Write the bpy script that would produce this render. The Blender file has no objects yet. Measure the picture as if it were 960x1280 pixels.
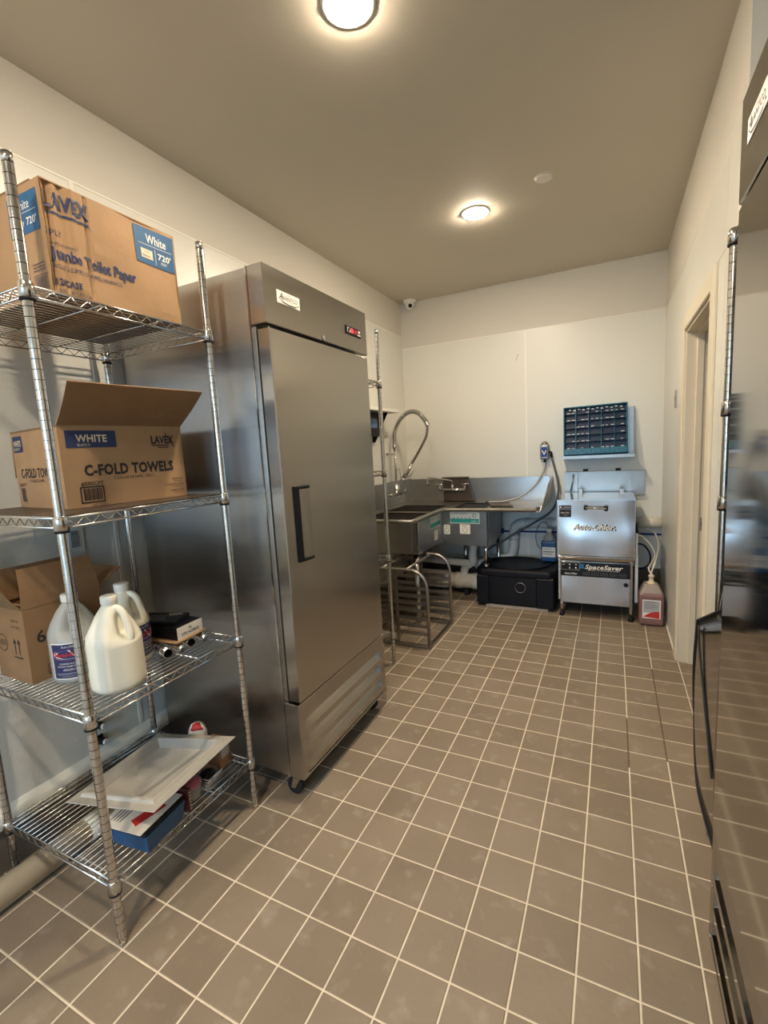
import bpy, bmesh, math, random
from mathutils import Vector, Matrix, Euler
random.seed(7)
PI = math.pi
sc = bpy.context.scene
COL = sc.collection

# ------------------------------------------------------------------ camera, world, light, exposure
TS = 0.1524                       # floor tile pitch (6 inch)
cam_d = bpy.data.cameras.new('camera'); cam = bpy.data.objects.new('camera', cam_d); COL.objects.link(cam)
cam_d.sensor_fit = 'HORIZONTAL'; cam_d.sensor_width = 36; cam_d.lens = 581.77 / 960 * 36; cam_d.clip_start = .02
a, b, c = -0.4607915, 0.1316936, 0.0551919
fwd = Vector((math.sin(a)*math.cos(b), math.cos(a)*math.cos(b), -math.sin(b)))
rgt = Vector((math.cos(a), -math.sin(a), 0)); dwn = fwd.cross(rgt)
r2 = rgt*math.cos(c) + dwn*math.sin(c); d2 = -rgt*math.sin(c) + dwn*math.cos(c)
cam.matrix_world = Matrix(((r2.x, -d2.x, -fwd.x, 0.0774), (r2.y, -d2.y, -fwd.y, -1.1613), (r2.z, -d2.z, -fwd.z, 1.4266), (0, 0, 0, 1)))
sc.camera = cam
sc.view_settings.view_transform = 'Standard'; sc.view_settings.look = 'None'
sc.view_settings.exposure = 0.0; sc.view_settings.gamma = 1.0
world = bpy.data.worlds.new('world'); sc.world = world; world.use_nodes = True
bg = world.node_tree.nodes['Background']
bg.inputs[0].default_value = (.46, .72, 1.0, 1); bg.inputs[1].default_value = 7.0
LAMP = 600.0                      # downlight lens radiance
sc.cycles.max_bounces = 10; sc.cycles.diffuse_bounces = 6; sc.cycles.glossy_bounces = 6
sc.cycles.transmission_bounces = 6; sc.cycles.sample_clamp_indirect = 6; sc.cycles.caustics_reflective = False; sc.cycles.caustics_refractive = False

# room: left wall x=XL, right wall x=XR, back wall y=YB, ceiling z=ZC
XL, XR, YB, ZC = -1.88, .455, 3.40, 2.88
YF, XA, YA = -4.6, 1.16, .85      # wall behind the camera, alcove back, alcove end
DY0, DY1, DZ = 1.32, 2.15, 2.02   # doorway

# ------------------------------------------------------------------ materials
MATS = {}
def mat(name, col, rough=.5, metal=0.0, noise=0.0, nscale=8.0, bump=0.0, bscale=60.0, aniso=0.0, trans=0.0, emis=None, estr=0.0,
        stretch=None, spec=.5, obj_var=0.0, coat=0.0, sss=0.0, ior=1.45, bdet=4):
    if name in MATS: return MATS[name]
    m = bpy.data.materials.new(name); m.use_nodes = True; MATS[name] = m
    nt = m.node_tree; N = nt.nodes; L = nt.links; p = N['Principled BSDF']
    p.inputs['Base Color'].default_value = (*col, 1); p.inputs['Roughness'].default_value = rough; p.inputs['Metallic'].default_value = metal
    p.inputs['Specular IOR Level'].default_value = spec; p.inputs['IOR'].default_value = ior
    p.inputs['Coat Weight'].default_value = coat
    if trans: p.inputs['Transmission Weight'].default_value = trans
    if sss:
        p.inputs['Subsurface Weight'].default_value = sss; p.inputs['Subsurface Radius'].default_value = (.02, .02, .02)
    if emis: p.inputs['Emission Color'].default_value = (*emis, 1); p.inputs['Emission Strength'].default_value = estr
    tc = N.new('ShaderNodeTexCoord')
    def co(sx):
        mp = N.new('ShaderNodeMapping'); mp.inputs['Scale'].default_value = sx; L.new(tc.outputs['Object'], mp.inputs[0]); return mp.outputs[0]
    if noise or obj_var:
        nz = N.new('ShaderNodeTexNoise'); nz.inputs['Scale'].default_value = nscale; nz.inputs['Detail'].default_value = 5
        L.new(co(stretch or (1, 1, 1)), nz.inputs['Vector'])
        mr = N.new('ShaderNodeMapRange'); mr.inputs[1].default_value = .25; mr.inputs[2].default_value = .75
        mr.inputs[3].default_value = 1 - noise; mr.inputs[4].default_value = 1 + noise; L.new(nz.outputs[0], mr.inputs[0])
        val = mr.outputs[0]
        if obj_var:
            oi = N.new('ShaderNodeObjectInfo'); m2 = N.new('ShaderNodeMapRange')
            m2.inputs[3].default_value = 1 - obj_var; m2.inputs[4].default_value = 1 + obj_var; L.new(oi.outputs['Random'], m2.inputs[0])
            mu = N.new('ShaderNodeMath'); mu.operation = 'MULTIPLY'; L.new(val, mu.inputs[0]); L.new(m2.outputs[0], mu.inputs[1]); val = mu.outputs[0]
        vm = N.new('ShaderNodeVectorMath'); vm.operation = 'SCALE'; vm.inputs[0].default_value = col; L.new(val, vm.inputs['Scale'])
        L.new(vm.outputs[0], p.inputs['Base Color'])
    if bump:
        nb = N.new('ShaderNodeTexNoise'); nb.inputs['Scale'].default_value = bscale; nb.inputs['Detail'].default_value = bdet
        L.new(co(stretch or (1, 1, 1)), nb.inputs['Vector'])
        bp = N.new('ShaderNodeBump'); bp.inputs['Strength'].default_value = 1; bp.inputs['Distance'].default_value = bump
        L.new(nb.outputs[0], bp.inputs['Height']); L.new(bp.outputs[0], p.inputs['Normal'])
    if aniso:
        p.inputs['Anisotropic'].default_value = aniso
        tg = N.new('ShaderNodeTangent'); tg.direction_type = 'RADIAL'; tg.axis = 'Z'; L.new(tg.outputs[0], p.inputs['Tangent'])
    return m

M_ceil = mat('ceiling_paint', (.62, .57, .48), .7, noise=.02, nscale=2, bump=.0006, bscale=25)
M_wall = mat('drywall_paint', (.66, .625, .55), .6, noise=.02, nscale=2, bump=.0008, bscale=40)
M_frp = mat('pebbled_wall_panel', (.75, .74, .675), .30, noise=.02, nscale=1.5, bump=.0007, bscale=110)
M_trim = mat('panel_trim_strip', (.86, .83, .73), .35)
M_casing = mat('door_casing_paint', (.74, .67, .53), .45, noise=.03, nscale=5)
M_grout = mat('grout', (.74, .65, .52), .8, noise=.10, nscale=25)
M_base = mat('cove_base', (.16, .13, .10), .5, noise=.1)
M_steel = mat('brushed_steel', (.43, .41, .385), .27, 1, noise=.03, nscale=5, aniso=.97, bump=.005, bscale=2.6, stretch=(.5, .5, 2.0), bdet=1)
M_steel = MATS['brushed_steel']
M_door = mat('brushed_steel_door', (.45, .43, .40), .22, 1, noise=.02, nscale=3, aniso=.85, bump=.002, bscale=1.5, bdet=0)
M_doorR = mat('polished_steel_door', (.40, .38, .35), .07, 1, noise=.02, nscale=3, aniso=.5)
M_sink = mat('sink_steel', (.33, .315, .29), .34, 1, noise=.06, nscale=12, bump=.0006, bscale=9)
M_splash = mat('splash_steel', (.56, .54, .51), .30, 1, noise=.05, nscale=9)
M_mach = mat('machine_steel', (.52, .505, .49), .22, 1, noise=.04, nscale=6, bump=.030, bscale=3.4, bdet=0)
M_chrome = mat('chrome', (.62, .61, .59), .14, 1, noise=.15, nscale=40)
M_wire = mat('chrome_wire', (.60, .58, .55), .20, 1)
M_dull = mat('dull_aluminium', (.34, .31, .28), .38, 1, noise=.12, nscale=30)
M_black = mat('black_plastic', (.006, .006, .009), .5, noise=.2, nscale=30, spec=.25)
M_blackg = mat('black_gloss', (.006, .006, .009), .3, spec=.35)
M_rubber = mat('black_rubber', (.01, .01, .01), .7)
M_card = mat('cardboard', (.37, .225, .115), .75, noise=.07, nscale=12, bump=.0008, bscale=45)
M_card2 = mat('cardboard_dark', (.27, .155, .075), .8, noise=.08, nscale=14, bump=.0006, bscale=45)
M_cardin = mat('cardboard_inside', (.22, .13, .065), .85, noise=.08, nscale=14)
M_ink = mat('navy_ink', (.022, .035, .10), .6)
M_inkblue = mat('blue_ink', (.018, .10, .23), .6, noise=.06, nscale=50)
M_inkblk = mat('black_ink', (.02, .017, .02), .6)
M_paper = mat('white_paper', (.80, .77, .70), .6)
M_tan = mat('label_cream', (.70, .60, .42), .6)
M_white = mat('white_plastic', (.82, .80, .74), .35, noise=.02)
M_milk = mat('milky_plastic', (.88, .86, .78), .35, trans=.12, sss=.15)
M_clearj = mat('translucent_plastic', (.84, .85, .80), .35, trans=.55)
M_liquid = mat('clear_soap', (.50, .51, .45), .3, trans=.25)
M_cream = mat('cream_soap', (.86, .83, .70), .35)
M_navy = mat('navy_label', (.018, .022, .10), .4)
M_pink = mat('pink_print', (.62, .15, .22), .5)
M_redp = mat('red_print', (.55, .03, .03), .5)
M_tray = mat('frosted_tray', (.58, .55, .49), .38, trans=.25, noise=.05, nscale=5)
M_blue = mat('blue_plastic', (.008, .075, .19), .4)
M_teal = mat('crate_blue', (.003, .030, .085), .4, noise=.1)
M_tealrim = mat('crate_rim_blue', (.008, .13, .22), .38)
M_pvc = mat('pvc_pipe', (.74, .68, .56), .4, noise=.05, nscale=8)
M_pvcg = mat('pvc_pipe_grey', (.76, .75, .72), .4, noise=.05, nscale=8)
M_bluepipe = mat('blue_tubing', (.01, .05, .28), .4)
M_hose = mat('grey_hose', (.10, .11, .12), .45)
M_tealst = mat('teal_print', (.02, .30, .28), .5)
M_pale = mat('pale_sticker', (.62, .68, .66), .45)
M_lilac = mat('pink_lid', (.50, .16, .26), .4)
M_greyb = mat('grey_tub', (.35, .36, .34), .5)
M_brown = mat('dark_brown_plastic', (.065, .045, .032), .45, noise=.1, nscale=10)
M_redliq = mat('red_liquid_jug', (.25, .13, .115), .35, trans=.05, noise=.08, nscale=12)
M_lens = mat('lamp_lens', (1, 1, 1), .5, emis=(1.0, .84, .64), estr=LAMP)
M_led = mat('red_led', (.1, 0, 0), .5, emis=(1, .03, .05), estr=2.0)
M_bluejug = mat('blue_liquid_jug', (.03, .10, .25), .25)
M_glass = mat('window_glass', (.9, .97, 1), .0, trans=1, ior=1.1)
M_out = mat('pavement', (.35, .34, .32), .8, noise=.1)
M_sheet = mat('dark_glossy_sheet', (.30, .285, .255), .12, 1)

def tile_mat():
    m = bpy.data.materials.new('quarry_tile'); m.use_nodes = True; nt = m.node_tree; N = nt.nodes; L = nt.links; p = N['Principled BSDF']
    ge = N.new('ShaderNodeNewGeometry'); oi = N.new('ShaderNodeObjectInfo')
    def nz(s, d=5):
        n = N.new('ShaderNodeTexNoise'); n.inputs['Scale'].default_value = s; n.inputs['Detail'].default_value = d; L.new(ge.outputs['Position'], n.inputs['Vector']); return n
    n1, n2, n3 = nz(5), nz(60), nz(13, 9)
    mx = N.new('ShaderNodeMix'); mx.data_type = 'RGBA'; mx.inputs[6].default_value = (.195, .150, .107, 1); mx.inputs[7].default_value = (.29, .23, .168, 1)
    ad = N.new('ShaderNodeMath'); ad.operation = 'MULTIPLY_ADD'; L.new(oi.outputs['Random'], ad.inputs[0]); ad.inputs[1].default_value = .55; L.new(n1.outputs[0], ad.inputs[2])
    sb = N.new('ShaderNodeMath'); sb.operation = 'SUBTRACT'; sb.use_clamp = True; L.new(ad.outputs[0], sb.inputs[0]); sb.inputs[1].default_value = .3; L.new(sb.outputs[0], mx.inputs[0])
    # dusty white scuffs
    mr = N.new('ShaderNodeMapRange'); mr.inputs[1].default_value = .57; mr.inputs[2].default_value = .78; mr.inputs[3].default_value = 0; mr.inputs[4].default_value = .6; L.new(n3.outputs[0], mr.inputs[0])
    mm = N.new('ShaderNodeMath'); mm.operation = 'MULTIPLY'; L.new(mr.outputs[0], mm.inputs[0]); L.new(n2.outputs[0], mm.inputs[1])
    m3 = N.new('ShaderNodeMix'); m3.data_type = 'RGBA'; m3.inputs[7].default_value = (.56, .50, .42, 1); L.new(mx.outputs[2], m3.inputs[6]); L.new(mm.outputs[0], m3.inputs[0])
    L.new(m3.outputs[2], p.inputs['Base Color'])
    rr = N.new('ShaderNodeMapRange'); rr.inputs[3].default_value = .42; rr.inputs[4].default_value = .62; L.new(n1.outputs[0], rr.inputs[0]); L.new(rr.outputs[0], p.inputs['Roughness'])
    bp = N.new('ShaderNodeBump'); bp.inputs['Distance'].default_value = .0012; L.new(n2.outputs[0], bp.inputs['Height']); bp.inputs['Strength'].default_value = .6; L.new(bp.outputs[0], p.inputs['Normal'])
    return m
M_tile = tile_mat()

# ------------------------------------------------------------------ mesh helpers
ORG = {}
class MB:
    """collects shapes; world=True means coordinates are given in world space and shifted to the parent's origin"""
    def __init__(s): s.v = []; s.f = []; s.sm = []
    def add(s, vs, fs, smooth=False):
        o = len(s.v); s.v += [tuple(q) for q in vs]; s.f += [tuple(i + o for i in f) for f in fs]; s.sm += [smooth] * len(fs); return s
    def box(s, x0, x1, y0, y1, z0, z1, M=None):
        vs = [Vector((x, y, z)) for z in (z0, z1) for y in (y0, y1) for x in (x0, x1)]
        if M is not None: vs = [M @ q for q in vs]
        return s.add(vs, [(0, 2, 3, 1), (4, 5, 7, 6), (0, 1, 5, 4), (2, 6, 7, 3), (0, 4, 6, 2), (1, 3, 7, 5)])
    def prism(s, pts, vec):
        n = len(pts); P = [Vector(p) for p in pts]; v = Vector(vec)
        return s.add(P + [p + v for p in P], [tuple(range(n))[::-1], tuple(range(n, 2*n))] + [(i, (i+1) % n, n + (i+1) % n, n + i) for i in range(n)])
    def tube(s, pts, r, n=8, caps=True, closed=False):
        P = [Vector(p) for p in pts]; k = len(P); rad = r if isinstance(r, (list, tuple)) else [r] * k
        vs = []; up = None
        for i in range(k):
            if closed: t = P[(i+1) % k] - P[i-1]
            else: t = P[min(i+1, k-1)] - P[max(i-1, 0)]
            t.normalize()
            if up is None:
                up = Vector((0, 0, 1)) if abs(t.z) < .9 else Vector((1, 0, 0))
            up = (up - t * up.dot(t)).normalized(); sd = t.cross(up)
            for j in range(n):
                an = 2*PI*j/n; vs.append(P[i] + (up*math.cos(an) + sd*math.sin(an)) * rad[i])
        fs = []
        rng = k if closed else k - 1
        for i in range(rng):
            for j in range(n):
                a0 = i*n + j; a1 = i*n + (j+1) % n; b0 = ((i+1) % k)*n + j; b1 = ((i+1) % k)*n + (j+1) % n
                fs.append((a0, b0, b1, a1))
        s.add(vs, fs, n > 4)
        if caps and not closed:
            o = len(s.v) - len(vs); s.f += [tuple(o + j for j in range(n)), tuple(o + (k-1)*n + j for j in range(n))[::-1]]; s.sm += [False]*2
        return s
    def lathe(s, prof, cx=0, cy=0, n=20, axis='z', cz=0, sx=1, sy=1, fn=None):
        vs = []
        for (r, z) in prof:
            for j in range(n):
                an = 2*PI*j/n; x = r*math.cos(an)*sx; y = r*math.sin(an)*sy
                if fn: x, y = fn(x, y, z)
                if axis == 'z': q = (cx+x, cy+y, cz+z)
                elif axis == 'x': q = (cx+z, cy+x, cz+y)
                else: q = (cx+x, cy+z, cz+y)
                vs.append(q)
        k = len(prof); fs = [(i*n+j, i*n+(j+1) % n, (i+1)*n+(j+1) % n, (i+1)*n+j) for i in range(k-1) for j in range(n)]
        s.add(vs, fs, True); o = len(s.v) - len(vs)
        s.f += [tuple(o+j for j in range(n))[::-1], tuple(o+(k-1)*n+j for j in range(n))]; s.sm += [False]*2
        return s
def obj(name, m, material, parent=None, world=True, bevel=0.0, seg=1, kind=None, label=None):
    me = bpy.data.meshes.new(name)
    v = m.v
    if parent is not None and world and parent in ORG:
        o = ORG[parent]; v = [(q[0]-o[0], q[1]-o[1], q[2]-o[2]) for q in v]
    me.from_pydata(v, [], m.f); me.validate(); 
    if len(me.polygons) == len(m.sm): me.polygons.foreach_set('use_smooth', m.sm)
    me.materials.append(material); me.update()
    ob = bpy.data.objects.new(name, me); COL.objects.link(ob)
    if parent is not None: ob.parent = parent
    if parent in ORG: ORG[ob] = ORG[parent]
    if bevel:
        bv = ob.modifiers.new('bevel', 'BEVEL'); bv.width = bevel; bv.segments = seg; bv.limit_method = 'ANGLE'
    if kind: ob['kind'] = kind
    if label: ob['label'] = label
    bmf = bmesh.new(); bmf.from_mesh(me); bmesh.ops.recalc_face_normals(bmf, faces=bmf.faces); bmf.to_mesh(me); bmf.free()
    return ob
def thing(name, label, cat, loc=(0, 0, 0), rotz=0, group=None, rot=None):
    o = bpy.data.objects.new(name, None); COL.objects.link(o); o.location = loc; o.empty_display_size = .05
    o.rotation_euler = rot if rot else (0, 0, rotz); o['label'] = label; o['category'] = cat
    if group: o['group'] = group
    if rotz == 0 and rot is None: ORG[o] = tuple(loc)
    return o
def tag(o, label, cat, group=None):
    o['label'] = label; o['category'] = cat
    if group: o['group'] = group
    return o
def struct(name, m, material, parent=None, bevel=0):
    o = obj(name, m, material, parent, bevel=bevel)
    if parent is None: o['kind'] = 'structure'
    return o
def copy_tree(o, parent=None):
    c = o.copy(); COL.objects.link(c)
    if parent is not None: c.parent = parent
    for ch in list(o.children): copy_tree(ch, c)
    return c
def text_shape(s, u, v, h, w=None, bold=0.0, shear=0.0, align='LEFT'):
    """flat letters, lower-left at (u,v), capital height h, total width w"""
    cu = bpy.data.curves.new('t', 'FONT'); cu.body = s; cu.size = h / .70; cu.offset = bold * h; cu.shear = shear; cu.align_x = align
    cu.resolution_u = 2; cu.space_character = 1.0 + bold
    ob = bpy.data.objects.new('t', cu); COL.objects.link(ob)
    me = bpy.data.meshes.new_from_object(ob); bpy.data.objects.remove(ob); bpy.data.curves.remove(cu)
    vs = [(q.co.x, q.co.y) for q in me.vertices]; fs = [tuple(p.vertices) for p in me.polygons]; bpy.data.meshes.remove(me)
    if not vs: return [], []
    x0 = min(q[0] for q in vs); x1 = max(q[0] for q in vs)
    k = (w / (x1 - x0)) if w else 1
    if align == 'CENTER': vs = [(u + q[0]*k, v + q[1]) for q in vs]
    else: vs = [(u + (q[0]-x0)*k, v + q[1]) for q in vs]
    return vs, fs
def lettering(parent, name, material, mp, items, world=True, label=None):
    """mp(u,v) -> point; items: ('t',string,u,v,h,opts) | ('r',u0,u1,v0,v1) | ('p',[(u,v)..])"""
    m = MB()
    for it in items:
        if it[0] == 't':
            vs, fs = text_shape(it[1], it[2], it[3], it[4], **(it[5] if len(it) > 5 else {}))
            m.add([mp(*q) for q in vs], fs)
        elif it[0] == 'r':
            _, u0, u1, v0, v1 = it; k = max(6, int((u1-u0)/.004)) if (u1-u0) < .3 else 24
            vs = []; fs = []
            for i in range(k+1):
                u = u0 + (u1-u0)*i/k; vs += [mp(u, v0), mp(u, v1)]
            fs = [(2*i, 2*i+2, 2*i+3, 2*i+1) for i in range(k)]
            m.add(vs, fs)
        else: m.add([mp(*q) for q in it[1]], [tuple(range(len(it[1])))])
    return obj(name, m, material, parent, world=world, label=label)
def frame_rects(u0, u1, v0, v1, t):
    return [('r', u0, u1, v0, v0+t), ('r', u0, u1, v1-t, v1), ('r', u0, u0+t, v0, v1), ('r', u1-t, u1, v0, v1)]
def ellipse(u, v, a_, b_, n=28): return ('p', [(u + a_*math.cos(2*PI*i/n), v + b_*math.sin(2*PI*i/n)) for i in range(n)])
def ring(u, v, a_, b_, t, n=28):
    out = []
    for i in range(n):
        p, q = 2*PI*i/n, 2*PI*(i+1)/n
        out.append(('p', [(u+a_*math.cos(p), v+b_*math.sin(p)), (u+a_*math.cos(q), v+b_*math.sin(q)), (u+(a_-t)*math.cos(q), v+(b_-t)*math.sin(q)), (u+(a_-t)*math.cos(p), v+(b_-t)*math.sin(p))]))
    return out
def plane(o, U, V, off=(0, 0, 0)):
    o = Vector(o) + Vector(off); U = Vector(U); V = Vector(V)
    return lambda u, v: o + U*u + V*v
def arc(cx, cy, r, a0, a1, n): return [(cx + r*math.cos(a0+(a1-a0)*i/n), cy + r*math.sin(a0+(a1-a0)*i/n)) for i in range(n+1)]
def smooth_path(pts, k=6):
    P = [Vector(p) for p in pts]; out = []
    for i in range(len(P)-1):
        p0 = P[max(i-1, 0)]; p1 = P[i]; p2 = P[i+1]; p3 = P[min(i+2, len(P)-1)]
        for j in range(k):
            t = j/k
            out.append(.5*((2*p1) + (-p0+p2)*t + (2*p0-5*p1+4*p2-p3)*t*t + (-p0+3*p1-3*p2+p3)*t**3))
    out.append(P[-1]); return out

# ------------------------------------------------------------------ setting: floor
def build_floor():
    fl = struct('floor', MB().box(XL-.1, XA+.1, YF-.1, YB+.1, -.12, -.0016), M_grout)
    g = .0052
    camM = cam.matrix_world.inverted()
    def scr(x, y):
        q = camM @ Vector((x, y, 0))
        if q.z > -.05: return None
        return (480 + 581.77*q.x/-q.z, 640 - 581.77*q.y/-q.z)
    cells = []
    for i in range(-13, 8):
        for j in range(-31, 23):
            x0, x1, y0, y1 = i*TS + g/2, (i+1)*TS - g/2, j*TS + g/2, (j+1)*TS - g/2
            x0 = max(x0, XL); x1 = min(x1, XA); y1 = min(y1, YB)
            if y0 > YA: x1 = min(x1, XR + (.10 if (y0 > DY0-.02 and y1 < DY1+.02) else 0))
            if x1 - x0 < .01 or y1 - y0 < .01: continue
            full = abs((x1-x0) - (TS-g)) < 1e-4 and abs((y1-y0) - (TS-g)) < 1e-4
            P = [scr(*q) for q in ((x0, y0), (x1, y0), (x1, y1), (x0, y1))]
            area = 0
            if all(P):
                ar = abs(sum(P[k][0]*P[(k+1) % 4][1] - P[(k+1) % 4][0]*P[k][1] for k in range(4)))/2
                cx = sum(p[0] for p in P)/4; cy = sum(p[1] for p in P)/4
                if -10 < cx < 960 and cy < 1300: area = ar
            xm, ym = (x0+x1)/2, (y0+y1)/2
            if (xm > .36 and ym < .75) or (xm < -1.12 and .25 < ym < 1.0) or (ym > 2.95) or (xm < -1.70 and ym > -.3): area = 0
            cells.append((area, x0, x1, y0, y1, full))
    cells.sort(key=lambda q: -q[0])
    h = (TS-g)/2
    def tile_mesh(hx, hy):
        m = MB(); e = .0025
        m.add([(sx*hx, sy*hy, -.012) for sx, sy in ((-1, -1), (1, -1), (1, 1), (-1, 1))] +
              [(sx*hx, sy*hy, -.0012) for sx, sy in ((-1, -1), (1, -1), (1, 1), (-1, 1))] +
              [(sx*(hx-e), sy*(hy-e), 0) for sx, sy in ((-1, -1), (1, -1), (1, 1), (-1, 1))],
              [(8, 9, 10, 11)] + [(k, (k+1) % 4, 4+(k+1) % 4, 4+k) for k in range(4)] + [(4+k, 4+(k+1) % 4, 8+(k+1) % 4, 8+k) for k in range(4)])
        return m
    shared = None; rest = MB(); n = 0
    for ar, x0, x1, y0, y1, full in cells:
        cx, cy = (x0+x1)/2, (y0+y1)/2
        dz = random.uniform(-.0003, .0003)
        if n < 298 and ar > 45:
            n += 1
            if full:
                if shared is None:
                    ob = obj('tile', tile_mesh(h, h), M_tile, fl, world=False); shared = ob.data
                else:
                    ob = bpy.data.objects.new('tile', shared); COL.objects.link(ob); ob.parent = fl
            else: ob = obj('tile', tile_mesh((x1-x0)/2, (y1-y0)/2), M_tile, fl, world=False)
            ob.location = (cx, cy, dz); ob.rotation_euler = (random.uniform(-.001, .001), random.uniform(-.001, .001), random.uniform(-.003, .003))
        else:
            t = tile_mesh((x1-x0)/2, (y1-y0)/2); rest.add([(q[0]+cx, q[1]+cy, q[2]+dz) for q in t.v], t.f)
    obj('tile_field', rest, M_tile, fl, kind='stuff')
    # dirty grout joints beside the doorway
    m = MB()
    m.box(2*TS-.004, 2*TS+.003, 1.05, 1.98, -.0016, -.0006); m.box(TS-.004, TS+.003, .95, 1.35, -.0016, -.0006)
    obj('grout_stain', m, mat('dark_grout', (.14, .10, .07), .7, noise=.3, nscale=40), fl)
build_floor()

# ------------------------------------------------------------------ setting: walls, ceiling
def panel(parent, x0, x1, y0, y1, z0, z1): return obj('wall_panel', MB().box(x0, x1, y0, y1, z0, z1), M_frp, parent)
struct('ceiling', MB().box(XL-.1, XA+.1, YF-.1, YB+.1, ZC, ZC+.1), M_ceil)
PT = 2.56; PTB = 2.44
wl = struct('wall_left', MB().box(XL-.12, XL, YF, YB, 0, ZC), M_wall)
for y0, y1 in ((-3.53, -2.31), (-2.305, -1.095), (-1.09, .124), (.129, 1.345), (1.35, 2.57), (2.575, YB-.004)): panel(wl, XL, XL+.003, y0, y1, .2, PT)
wb = struct('wall_back', MB().box(XL-.12, XA+.12, YB, YB+.12, 0, ZC), M_wall)
for x0, x1 in ((XL+.003, -.654), (-.650, XR-.003)): panel(wb, x0, x1, YB-.003, YB, .31, PTB)
m = MB().box(XR, XR+.15, YA+.012, DY0, 0, ZC).box(XR, XR+.15, DY1, YB, 0, ZC).box(XR, XR+.15, DY0, DY1, DZ, ZC)
wr = struct('wall_right', m, M_wall)
panel(wr, XR-.003, XR, DY1+.085, YB-.003, .0, 2.42); panel(wr, XR-.003, XR, 1.10, DY1+.08, DZ+.09, 2.42); panel(wr, XR-.003, XR, YA, 1.095, .0, 2.50)
obj('wall_panel', MB().box(XR-.003, XR, 1.10, DY0-.09, 0, DZ+.085), M_frp, wr)
struct('wall_alcove', MB().box(XR, XA, YA, YA+.012, 0, ZC).box(XA, XA+.12, YF, YA+.012, 0, ZC), M_wall)
struct('trim_1', MB().box(XR-.010, XR+.03, YA-.012, YA, .0, 2.46).box(XR-.012, XR-.003, YA-.012, YA+.02, .0, 2.46), M_trim, bevel=.002)   # corner guard
# cove bases and ledges
struct('baseboard_left', MB().box(XL, XL+.012, YF, YB, 0, .165), M_base)
struct('trim_2', MB().prism([(XL, YF, .165), (XL+.030, YF, .165), (XL+.036, YF, .19), (XL+.028, YF, .215), (XL, YF, .235)], (0, YB-YF, 0)), M_trim, bevel=.004)
struct('baseboard_back', MB().box(XL+.012, XR-.001, YB-.012, YB, 0, .285), M_base)
struct('trim_3', MB().prism([(XL+.04, YB, .285), (XL+.04, YB-.03, .285), (XL+.04, YB-.03, .31), (XL+.04, YB, .325)], (XR-XL-.041, 0, 0)), M_trim, bevel=.003)
# top edge strips, seams
struct('trim_4', MB().box(XL+.003, XL+.0055, YF, YB, PT-.006, PT+.002).box(XL+.003, XL+.006, .118, .135, .235, PT).box(XL+.003, XL+.006, 1.339, 1.356, .235, PT).box(XL+.003, XL+.006, 2.564, 2.581, .235, PT), M_trim)
struct('trim_5', MB().box(XL+.006, XR-.004, YB-.0055, YB-.003, PTB-.005, PTB+.002).box(-.659, -.645, YB-.006, YB-.003, .325, PTB-.005), M_trim)
struct('trim_6', MB().box(XR-.0055, XR-.003, DY1+.09, YB, 2.417, 2.424), M_trim)
# doorway: casing, jamb with stop, strike plate, added board closing the opening beyond
cs = MB()
cs.box(XR-.016, XR, DY1-.004, DY1+.082, 0, DZ+.082); cs.box(XR-.016, XR, DY0-.082, DY0+.004, 0, DZ+.082); cs.box(XR-.016, XR, DY0+.004, DY1-.004, DZ-.004, DZ+.082)
dj = struct('trim_7', cs, M_casing, bevel=.004)
jb = MB().box(XR-.002, XR+.15, DY1-.018, DY1, 0, DZ).box(XR-.002, XR+.15, DY0, DY0+.018, 0, DZ).box(XR-.002, XR+.15, DY0+.018, DY1-.018, DZ-.018, DZ)
jb.box(XR+.05, XR+.085, DY1-.032, DY1-.018, 0, DZ-.018).box(XR+.05, XR+.085, DY0+.018, DY0+.032, 0, DZ-.018).box(XR+.05, XR+.085, DY0+.032, DY1-.032, DZ-.032, DZ-.018)
struct('trim_8', jb, M_casing, bevel=.002)
d1 = struct('doorway_light_block', MB().box(XR+.152, XR+.19, DY0-.03, DY1+.03, 0, DZ+.03), mat('light_block_paint', (.20, .17, .14), .5))  # unseen board added behind the jamb to keep sky light out
sp = obj('strike_plate', MB().box(XR+.092, XR+.120, DY1-.0195, DY1-.0180, .845, .925), M_dull); tag(sp, 'small metal strike plate with dark latch hole on the far door jamb', 'strike plate')
obj('latch_hole', MB().box(XR+.099, XR+.113, DY1-.0205, DY1-.0194, .870, .898), M_rubber, sp)
# caulk line at the foot of the right wall
struct('baseboard_right', MB().box(XR-.010, XR-.003, DY1+.09, YB-.03, 0, .012), M_trim)
# wall behind the camera with a glazed shop front
wf = MB().box(XL-.12, -1.65, YF-.12, YF, 0, ZC).box(.80, XA+.12, YF-.12, YF, 0, ZC).box(-1.65, .80, YF-.12, YF, 2.60, ZC).box(-1.65, .80, YF-.12, YF, 0, .12)
struct('wall_front', wf, M_wall)
w1 = struct('window_1', MB().box(-1.65, .80, YF-.08, YF-.03, .12, .17).box(-1.65, .80, YF-.08, YF-.03, 2.55, 2.60).box(-1.65, -1.60, YF-.08, YF-.03, .17, 2.55).box(.75, .80, YF-.08, YF-.03, .17, 2.55).box(-.45, -.40, YF-.08, YF-.03, .17, 2.55), M_dull)
struct('ground', MB().box(-12, 12, -30, YF-.12, -.2, -.12), M_out)
pl = bpy.data.lights.new('window_portal', 'AREA'); pl.shape = 'RECTANGLE'; pl.size = 2.4; pl.size_y = 2.44; pl.cycles.is_portal = True
po = bpy.data.objects.new('window_portal', pl); COL.objects.link(po); po.location = (-.42, YF-.10, 1.36); po.rotation_euler = (PI/2, 0, 0)

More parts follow.
